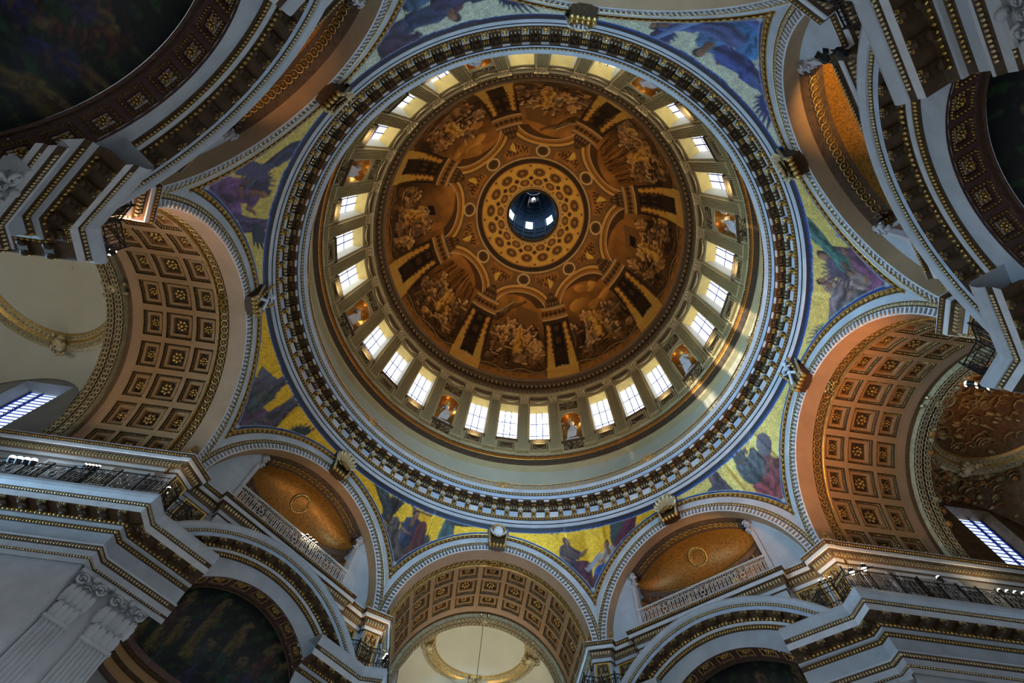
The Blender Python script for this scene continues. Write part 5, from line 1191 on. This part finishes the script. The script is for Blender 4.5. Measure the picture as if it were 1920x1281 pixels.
# ================================================================== THINGS
# ---- statues in the drum niches
def statue_mesh(v):
    mb = MB(); r = np.random.default_rng(v); H = 3.0
    zz = np.linspace(0, 1, 14); aa = np.linspace(0, 2 * pi, 33)
    rad = np.interp(zz, [0, .12, .5, .62, .8, .88, .95, 1], [.56, .5, .42, .40, .46, .42, .22, .12])
    P = [[(q * (1 + .10 * sin(7 * a + 3 * z + v) * (z < .75) + .05 * sin(13 * a + v)) * cos(a) * 1.08, q * (1 + .10 * sin(7 * a + 3 * z + v) * (z < .75)) * sin(a) * .8, .25 + z * 2.45) for a in aa] for z, q in zip(zz, rad)]
    mb.grid(P, 'marble_white'); mb.add(*t_ell(.24, .27, .31, 12, 8, (.02, -.1, 2.92)), 'marble_white', True)
    for i in range(7): mb.add(*t_ell(.09, .09, .14, 6, 4, (.02 + .12 * (r.random() - .5), -.28, 2.66 - .06 * i)), 'marble_white', True)       # beard
    for i in range(10): a = 2 * pi * i / 10; mb.add(*t_ell(.11, .11, .11, 6, 4, (.02 + .2 * cos(a), -.02 + .2 * sin(a), 3.05)), 'marble_white', True)
    mb.add(*t_ell(.05, .07, .06, 6, 4, (.02, -.36, 2.9)), 'marble_white', True)                                                        # nose
    arms = {0: ([(-.45, -.05, 2.35), (-.72, -.25, 1.95), (-.35, -.55, 1.9)], [(.45, -.05, 2.35), (.75, -.2, 2.3), (.72, -.4, 2.85)]), 1: ([(-.45, -.05, 2.35), (-.78, -.2, 2.4), (-.8, -.3, 2.95)], [(.45, -.05, 2.35), (.66, -.35, 1.9), (.2, -.6, 1.85)]),
            2: ([(-.45, -.05, 2.35), (-.68, -.3, 1.85), (-.2, -.55, 1.75)], [(.45, -.05, 2.35), (.7, -.3, 1.9), (.3, -.6, 2.1)]), 3: ([(-.45, -.05, 2.35), (-.8, -.2, 2.1), (-.85, -.45, 1.7)], [(.45, -.05, 2.35), (.62, -.3, 1.95), (.1, -.52, 2.2)])}[v]
    for A in arms: mb.add(*t_tube(A[:2], .19, 10, .17), 'marble_white', True); mb.add(*t_tube(A[1:], .17, 10, .10), 'marble_white', True); mb.add(*t_ell(.1, .1, .1, 8, 5, A[2]), 'marble_white', True)
    for i in range(6):        # cloak folds thrown across the body
        x0 = -.45 + .15 * i; mb.add(*t_tube([(x0, -.38, .4 + .05 * i), (x0 + .12, -.48, 1.2), (x0 + .35 - .1 * i, -.45, 1.9 + .05 * i)], .09, 6, .06), 'marble_white', True)
    if v == 0: mb.add(*t_tube([(.72, -.4, 3.3), (.72, -.4, 2.4)], .05, 6), 'marble_white', True)
    if v == 2: mb.add(*t_box(-.2, .3, -.75, -.6, 1.75, 2.15), 'marble_white')
    me = mb.build('figure'); o = bpy.data.objects.new('tmp', me); COL.objects.link(o); m = o.modifiers.new('r', 'REMESH'); m.mode = 'VOXEL'; m.voxel_size = .052; m.use_smooth_shade = True
    dg = bpy.context.evaluated_depsgraph_get(); out = bpy.data.meshes.new_from_object(o.evaluated_get(dg)); bpy.data.objects.remove(o)
    out.name = 'figure'; out.materials.clear(); out.materials.append(MAT['marble_white'])
    for p in out.polygons: p.material_index = 0
    return out
SM = [statue_mesh(v) for v in range(4)]
mb = MB(); mb.add(*t_box(-.62, .62, -.5, .5, 0, .14), 'marble_white'); mb.add(*t_box(-.54, .54, -.42, .42, .14, .3), 'marble_white'); plinth = mb.build('plinth')
SLAB = {0: 'white marble statue with one arm raised, in the niche right of the three south windows', 1: 'white marble statue standing in the niche above the bright sun patch at right', 2: 'white marble statue turned aside in the niche at the far right of the drum', 3: 'white marble statue seen steeply from below in the upper right niche', 4: 'white marble statue almost hidden by the cornice in the top left niche', 5: 'white marble statue in the upper left niche over a shadowed gold shell', 6: 'white marble statue in the lower left niche beside the brightest windows', 7: 'white marble statue holding a staff in the niche left of the three south windows'}
for i, v in enumerate((1, 2, 0, 3, 2, 1, 3, 0)):
    T = empty('statue', rotz(22.5 + 45 * i) @ Matrix.Translation((0, Rw(39.7) + .28, 39.72)) @ Matrix.Scale(1.12, 4), SLAB[i], 'statue', 'statues in the drum niches')
    obj('plinth', plinth, T); obj('figure', SM[v], T)

# ---- carved keystones of the eight arches
def key_frame(mb):
    for s in (-1, 1):
        mb.add(*t_tube([(s * .60, .02, 2.35), (s * .64, -.22, 1.9), (s * .58, -.42, 1.0), (s * .54, -.58, .2), (s * .5, -.5, -.05)], .075, 6), 'gilt_pale', True)
        mb.add(*t_move(t_spiral(.2, .05, 1.5, 14), Matrix.Translation((s * .62, -.25, 2.2)) @ Matrix.Rotation(pi / 2, 4, 'Z')), 'gilt_pale', True)
    mb.add(np.array([(-.62, .1, 2.3), (.62, .1, 2.3), (.56, .1, 0), (-.56, .1, 0), (-.62, -.2, 2.25), (.62, -.2, 2.25), (.5, -.48, 0), (-.5, -.48, 0)]), [[4, 5, 6, 7], [0, 4, 7, 3], [1, 2, 6, 5], [3, 7, 6, 2], [0, 1, 5, 4]], 'gilt_ground')
    for i in range(5): mb.add(*t_ell(.12, .16, .16, 7, 5, ((i - 2) * .23, -.46, -.04)), 'gilt', True)
KY = []
mb = MB(); key_frame(mb); KY.append(mb.build('bracket_frame'))
orn = []
mb = MB()                # shield with a wreath and crest
mb.add(*t_ell(.36, .16, .52, 12, 7, (0, -.42, 1.15)), 'marble_white', True); mb.add(*t_move(t_ring(.46, .09, 18, 5), Matrix.Translation((0, -.44, 1.2)) @ Matrix.Rotation(.2, 4, 'X')), 'gilt', True)
for i in range(16): a = i * 2 * pi / 16; mb.add(*t_ell(.08, .08, .11, 5, 4, (.5 * cos(a), -.46 + .12 * sin(a), 1.2 + .55 * sin(a))), 'marble_white', True)
for i in range(7): mb.add(*t_move(t_leaf(.2, .45, .14, 3, 5), Matrix.Translation(((i - 3) * .13, -.22, 1.95)) @ Matrix.Rotation((i - 3) * .22, 4, 'Y')), 'gilt_pale', True)
orn.append(mb.build('shield'))
mb = MB()                # acanthus spray
for i in range(9):
    a = (i - 4) * .33; mb.add(*t_move(t_leaf(.34, 1.25 - .06 * abs(i - 4), .28, 5, 6), Matrix.Translation((0, -.38, .75)) @ Matrix.Rotation(a, 4, 'Y')), 'gilt_pale', True)
    mb.add(*t_move(t_leaf(.24, .7, .2, 5, 5), Matrix.Translation((0, -.5, .8)) @ Matrix.Rotation(pi - a * .7, 4, 'Y')), 'gilt', True)
for s in (-1, 1):
    mb.add(*t_move(t_spiral(.24, .07, 1.6, 16), Matrix.Translation((s * .28, -.48, .6)) @ Matrix.Scale(s, 4, (1, 0, 0))), 'gilt_pale', True); mb.add(*t_move(t_spiral(.2, .06, 1.6, 16), Matrix.Translation((s * .26, -.4, 1.75)) @ Matrix.Scale(s, 4, (1, 0, 0))), 'gilt_pale', True)
orn.append(mb.build('acanthus_spray'))
mb = MB()                # crossed limbs of a relief figure among scrolls
for A, B, q in (((-.35, -.42, .35), (.12, -.5, 1.2), .10), ((.38, -.42, .45), (0, -.5, 1.15), .10), ((.02, -.5, 1.1), (.1, -.45, 1.65), .17), ((.1, -.45, 1.6), (-.35, -.4, 1.9), .075), ((.1, -.45, 1.6), (.42, -.42, 1.35), .075), ((-.45, -.5, 1.5), (.3, -.52, .7), .05)): mb.add(*t_tube([A, B], q, 8, q * .7), 'marble_white', True)
mb.add(*t_ell(.14, .14, .17, 8, 6, (.14, -.46, 1.92)), 'marble_white', True)
for i in range(14): mb.add(*t_ell(.1, .1, .1, 5, 4, ((-1) ** i * (.3 + .02 * i), -.36 - .01 * i, .3 + .13 * i)), 'gilt', True)
for s in (-1, 1): mb.add(*t_move(t_spiral(.2, .05, 1.6, 14), Matrix.Translation((s * .3, -.4, .25)) @ Matrix.Scale(s, 4, (1, 0, 0))), 'gilt_pale', True)
orn.append(mb.build('relief_figure'))
KLAB = {0: 'gilded keystone with a silver shield, above the south barrel vault', 1: 'bright gold keystone of acanthus leaves, over the southeast gallery arch', 2: 'keystone with a white reclining figure, over the orange lit east vault', 3: 'silvery gold scrolled keystone at the upper right arch', 4: 'gold keystone with a winged head and shells, at the top edge', 5: 'dull bronze scrolled keystone over the upper left arch', 6: 'keystone with a pale crossed figure, over the rose coloured west vault', 7: 'gold keystone of palm fronds, over the southwest gallery arch'}
for k in range(8):
    K = empty('keystone', bayM(k) @ Matrix.Translation((0, 17.0, 25.75)) @ Matrix.Rotation(-.10, 4, 'X') @ Matrix.Scale(1.12, 4), KLAB[k], 'keystone', 'keystones of the great arches')
    obj('bracket_frame', KY[0], K); v = {0: 0, 4: 0, 2: 2, 6: 2}.get(k, 1); obj(('shield', 'acanthus_spray', 'relief_figure')[v], orn[v], K, Matrix.Translation((0, -.14, 0)))

# ---- railing of the whispering walk with sunburst medallions
RL = empty('gallery_railing', Matrix.Translation((0, 0, 31.05)), 'gilded iron railing running round the whole circular gallery', 'railing')
mb = MB(); revolve(mb, [(16.02, .92, 'rail_gold'), (16.0, .97, 'dark_line'), (16.08, 1.0, 'dark_line'), (16.1, .92, None)], 256); revolve(mb, [(16.04, .02, 'rail_gold'), (16.02, .08, 'rail_gold'), (16.08, .1, None)], 256); obj('rail', mb, RL)
mb = MB(); F = ring_frames(16.05, .5, 512); mb.inst(t_box(-.02, .02, -.02, .02, -.45, .42), F, 'rail_gold', False)
F = ring_frames(16.05, .5, 256); mb.inst(t_join(t_move(t_ring(.13, .026, 8, 3), Matrix.Translation((0, 0, -.2))), t_move(t_ring(.1, .026, 8, 3), Matrix.Translation((0, 0, .12))), t_ell(.05, .04, .06, 5, 3, (0, 0, .3))), F, 'rail_gold'); obj('baluster', mb, RL, kind='stuff')
mb = MB(); T = [t_ell(.2, .09, .2, 10, 5)] + [t_move(t_ell(.055, .04, .22, 5, 4, (0, 0, .38)), Matrix.Rotation(i * 2 * pi / 14, 4, 'Y')) for i in range(14)] + [t_ell(.07, .07, .07, 6, 4, (.62 * cos(a), 0, .55 * sin(a))) for a in np.linspace(0, 2 * pi, 10, endpoint=False)]
mb.add(*t_join(*T), 'rail_gold', True); sb = mb.build('sunburst_medallion')
for i in range(8): obj('sunburst_medallion', sb, RL, rotz(45 * i) @ Matrix.Translation((0, 15.95, .55)))

# ---- pale railings of the two gallery openings in view
def panel_rail(mb, w, h, m, n, M):
    """one panel of wrought work: uprights with lattice between two rows of rings"""
    T = [t_box(-w/2, w/2, -.02, .02, 0, .03), t_box(-w/2, w/2, -.02, .02, h - .03, h), t_box(-w/2, w/2, -.015, .015, h * .24, h * .26), t_box(-w/2, w/2, -.015, .015, h * .76, h * .78)]
    for i in range(n + 1):
        x = -w / 2 + w * i / n; T.append(t_box(x - .014, x + .014, -.015, .015, h * .25, h * .77))
        if i < n and i % 2 == 0: T.append(t_tube([(x, 0, h * .25), (x + w / n, 0, h * .51), (x, 0, h * .77)], .012, 4)); T.append(t_tube([(x + w / n, 0, h * .25), (x, 0, h * .51), (x + w / n, 0, h * .77)], .012, 4))
    k = max(2, int(w / .26))
    for i in range(k):
        x = -w / 2 + w * (i + .5) / k
        for z in (h * .13, h * .88): T.append(t_move(t_ring(.095, .018, 8, 4), Matrix.Translation((x, 0, z))))
    mb.add(*t_move(t_join(*T), M), m)
def scroll_panel(mb, w, h, m, M):
    T = [t_move(t_spiral(h * .2, .022, 1.6, 14), Matrix.Translation((sx * w * .22, 0, h * (.27 if sz < 0 else .73))) @ Matrix.Diagonal((sx, 1, sz, 1))) for sx in (-1, 1) for sz in (-1, 1)] + [t_move(t_ring(h * .12, .03, 10, 4), Matrix.Translation((0, 0, h * .5))), t_box(-w/2, w/2, -.02, .02, 0, .03), t_box(-w/2, w/2, -.02, .02, h - .03, h)]
    mb.add(*t_move(t_join(*T), M), m)
for k, lab in ((1, 'pale wrought iron railing across the southeast gallery opening, over the cornice'), (7, 'pale wrought iron railing across the southwest gallery opening, with lamps on top')):
    R_ = empty('gallery_railing', bayM(k) @ Matrix.Translation((0, 17.7, 19.95)), lab, 'railing', 'pale railings of the corner galleries')
    ws = [1.5, .62, 2.0, .62, 2.0, .62, 1.36]; x = -4.36
    for i, w in enumerate(ws):
        mb = MB(); Mx = Matrix.Translation((x + w / 2, 0, .05))
        (scroll_panel(mb, w, 1.18, 'rail_white', Mx) if i % 2 else panel_rail(mb, w, 1.18, 'rail_white', int(w / .13), Mx)); x += w
        obj('scroll_panel' if i % 2 else 'rail_panel', mb, R_)
    mb = MB(); box(mb, 'rail_white', -4.4, 4.4, -.05, .05, 1.22, 1.28); box(mb, 'stone', -4.4, 4.4, -.2, .2, -.45, .05); obj('top_rail', mb, R_)

# ---- dark balcony railings in front of the piers, and along the arms
RLAB = {0: 'dark wrought iron balcony railing at the pier right of the south vault', 1: 'dark wrought iron balcony railing at the pier under the right hand floodlights', 2: 'dark wrought iron balcony railing on the pier between east vault and upper right cornice', 3: 'dark wrought iron balcony railing high at the top right pier', 5: 'dark wrought iron balcony railing on the pier at left beside three lit lamps', 6: 'dark wrought iron balcony railing on the pier at lower left before gilded panels', 7: 'dark wrought iron balcony railing on the pier left of the south vault'}
def rail_run(parent, pts, h, m):
    for a, b in zip(pts[:-1], pts[1:]):
        a, b = np.array(a), np.array(b); L = np.hypot(*(b - a)); d = (b - a) / L; n = max(1, int(round(L / 1.1)))
        for i in range(n):
            w = L / n; q = a + d * (i + .5) * w; mb = MB(); M = Matrix.Translation((q[0], q[1], 0)) @ Matrix.Rotation(atan2(d[1], d[0]), 4, 'Z')
            (panel_rail if i % 2 == 0 else (lambda mb, w, h, m, n, M: scroll_panel(mb, w, h, m, M)))(mb, w * .98, h, m, int(w / .12), M)
            mb.add(*t_move(t_box(-.03, .03, -.03, .03, 0, h + .12), M @ Matrix.Translation((-w / 2, 0, 0))), m); obj('rail_panel', mb, parent)
for p, lab in RLAB.items():
    R_ = empty('balcony_railing', bayM(p + .5) @ Matrix.Translation((0, 0, 16.0)), lab, 'railing', 'balcony railings of the piers')
    # plan in the pier frame: along both faces and returning into the main arm
    s = 1 if p % 2 == 0 else -1; f = lambda t, n_, side: (cos(side * pi / 8) * t + sin(side * pi / 8) * n_, cos(side * pi / 8) * n_ - sin(side * pi / 8) * t)
    dg_ = lambda t, n_: f(-s * t, n_, s); mn = lambda t, n_: f(s * t, n_, -s)
    rail_run(R_, [dg_(5.1, 17.0), dg_(5.9, 16.15), dg_(6.72, 16.12), mn(5.6, 16.15)], 1.05, 'iron')
ALAB = {(6, 1): 'long dark balcony railing running into the west arm at lower left', (2, -1): 'long dark balcony railing running into the east arm at lower right', (6, -1): 'dark balcony railing along the upper side of the west arm', (2, 1): 'dark balcony railing along the upper side of the east arm', (0, 1): 'dark balcony railing along the right side of the south arm', (0, -1): 'dark balcony railing along the left side of the south arm'}
for (k, s), lab in ALAB.items():
    R_ = empty('balcony_railing', bayM(k) @ Matrix.Translation((0, 0, 16.0)), lab, 'railing', 'balcony railings along the arms'); rail_run(R_, [(s * 5.62, 16.2), (s * 5.62, 20.0), (s * 5.75, 20.0), (s * 5.75, 25.0)], 1.15, 'iron')

# ---- lamps
def lamp_bar(M, n, lab, step=.3, r=.1, m='lamp_warm', aim=(0, -.6, .8), power=120, col=(1, .72, .38), name='lamp_bar', group=None, spread=1.9):
    B = empty(name, M, lab, 'lamp', group); mb = MB(); mb.add(*t_tube([(-step * n / 2 - .1, 0, 0), (step * n / 2 + .1, 0, 0)], .03, 6), 'black_case', True); mb.add(*t_tube([(0, 0, 0), (0, .1, -.35)], .03, 6), 'black_case', True); obj('bar', mb, B)
    for i in range(n):
        x = (i - (n - 1) / 2) * step; c = Vector((x, 0, .12)); a = Vector(aim).normalized(); q = a.to_track_quat('Z', 'Y').to_matrix().to_4x4()
        mb = MB(); mb.add(*t_move(t_tube([(0, 0, -.2), (0, 0, .05)], r * .9, 10, r * 1.15), Matrix.Translation(c) @ q), 'black_case', True); h = obj('lamp_head', mb, B)
        mb = MB(); mb.add(*t_move(t_ell(r, r, r * .7, 10, 6), Matrix.Translation(c + a * .08) @ q), m, True); obj('lens', mb, h)
    if power:
        w = M @ Vector((0, 0, .12)) + (M.to_3x3() @ Vector(aim)).normalized() * .3
        light('lamp_beam', 'SPOT', w, power, col, w + M.to_3x3() @ Vector(aim), spot=spread, blend=.8, radius=.25)
    return B
def LM(k, t, n, z, yaw=0.): return bayM(k) @ Matrix.Translation((t, n, z)) @ Matrix.Rotation(yaw, 4, 'Z')
lamp_bar(LM(7, .98, 17.45, 20.95), 4, 'row of four warm floodlights on the southwest gallery railing', .26, .1, aim=(0, .4, .9), power=90, col=(1, .55, .2))
lamp_bar(LM(6, -5.2, 17.3, 17.35, pi / 2), 3, 'three small lit lamps at the balcony under the rose vault at left', .22, .09, 'lamp_white', aim=(0, .3, .9), power=600, col=(1, .52, .26))
lamp_bar(LM(6, 5.7, 23.4, 17.0, pi / 2), 4, 'cluster of bright lamps on the railing at the left edge', .34, .13, 'lamp_white', aim=(0, .6, .8), power=300)
lamp_bar(LM(6, 5.7, 20.3, 17.2, pi / 2), 5, 'slanting row of five small lights on the west balcony railing', .16, .05, aim=(0, .2, .9), power=0)
lamp_bar(LM(1.5, 1.6, 17.2, 16.6, .5), 2, 'pair of large glaring lamps on the pier at lower right', .55, .13, aim=(.2, .5, .8), power=260, col=(1, .5, .16))
lamp_bar(LM(2, 4.9, 17.2, 16.85, pi / 2), 3, 'two warm floodlights and a bulb beside the dark right pier', .45, .12, aim=(-.3, .5, .8), power=3200, col=(1, .40, .07))
lamp_bar(LM(7.5, .94, 17.2, 16.55, pi / 2), 3, 'upright trio of warm lamps at the pier left of the south vault', .22, .07, aim=(0, .4, .9), power=250)
lamp_bar(LM(6.5, -.8, 17.1, 16.4, .8), 2, 'two small lights at the corner of the lower left balcony', .3, .07, aim=(0, .4, .9), power=100)
lamp_bar(LM(2, -5.6, 24.6, 16.9, pi / 2), 4, 'dim row of four bulbs on the east balcony at the right edge', .4, .08, aim=(0, .2, .9), power=60)
lamp_bar(LM(1.5, -.1, 17.3, 17.2, .5), 3, 'three small bulbs above the railing of the lower right pier', .25, .06, aim=(0, .4, .9), power=60)
lamp_bar(LM(2, -5.6, 21.2, 17.2, pi / 2), 1, 'single yellow bulb on the dark east balcony', .3, .08, aim=(0, .2, .9), power=0)
def theatre_spot(M, lab):
    S_ = empty('spotlight', M, lab, 'spotlight', 'black spotlights at the top right'); mb = MB(); mb.add(*t_tube([(0, 0, -.25), (0, 0, .25)], .2, 14, .24), 'black_case', True); mb.add(*t_ell(.2, .2, .12, 12, 5, (0, 0, -.25)), 'black_case', True); obj('body', mb, S_)
    mb = MB(); mb.add(*t_tube([(-.27, 0, 0), (-.27, 0, -.45), (.27, 0, -.45), (.27, 0, 0)], .03, 5), 'black_case', True); obj('yoke', mb, S_)
    mb = MB()
    for i in range(4): a = i * pi / 2; mb.add(*t_move(t_box(-.17, .17, -.01, .01, 0, .3), Matrix.Translation((.22 * cos(a), .22 * sin(a), .24)) @ Matrix.Rotation(a + pi / 2, 4, 'Z') @ Matrix.Rotation(.4, 4, 'X')), 'black_case')
    obj('barn_door', mb, S_)
theatre_spot(Matrix.Translation((7.35, -15.0, 17.1)) @ Matrix.Rotation(.9, 4, 'Y') @ Matrix.Scale(.55, 4), 'black spotlight nearer the top edge, clamped to the upper right balcony')
theatre_spot(Matrix.Translation((6.95, -14.75, 17.0)) @ Matrix.Rotation(.5, 4, 'X') @ Matrix.Scale(.55, 4), 'black spotlight hanging lower and nearer the white wall at upper right')
mb = MB(); mb.add(*t_tube([(0, 0, 0), (.2, 0, 9.5)], .025, 5), 'iron', True)
o = obj('hanging_wire', mb, None, bayM(0) @ Matrix.Translation((-.2, 27.5, 17.5))); tag(o, 'thin wire hanging down across the cream saucer dome of the south arm', 'wire')

light('recess_lamp', 'SPOT', KP(1, 3.4, 18.1, 20.6), 420, (1, .62, .2), KP(1, 1.6, 19.9, 25), spot=1.3, blend=.7, radius=.15)
light('recess_lamp', 'SPOT', KP(3, 3.0, 18.2, 20.6), 1100, (1, .6, .2), KP(3, 2.2, 19.6, 24.8), spot=1.2, blend=.7, radius=.15)
light('recess_lamp', 'SPOT', KP(5, 3.0, 18.2, 20.6), 300, (1, .55, .2), KP(5, 1.5, 19.6, 24.8), spot=1.3, blend=.7, radius=.15)
light('vault_lamp', 'SPOT', KP(0, 0, 20.5, 16.5), 260, (1, .6, .3), KP(0, 0, 21, 25), spot=2.2, blend=1, radius=.4)
light('bay_fill', 'SPOT', KP(0, 0, 29.2, 17.5), 1500, (1, .93, .74), KP(0, 0, 29.3, 27), spot=2.4, blend=1, radius=.5)  # added fill without a fixture, brightens the dim south saucer bay
light('bay_fill', 'SPOT', KP(6, 0, 29.2, 17.5), 260, (1, .88, .72), KP(6, 0, 29.3, 27), spot=2.4, blend=1, radius=.5)
light('bay_fill', 'SPOT', KP(2, 3.2, 26.4, 20.5), 900, (1, .42, .08), KP(2, 2.2, 28.5, 27), spot=1.5, blend=1, radius=.2)
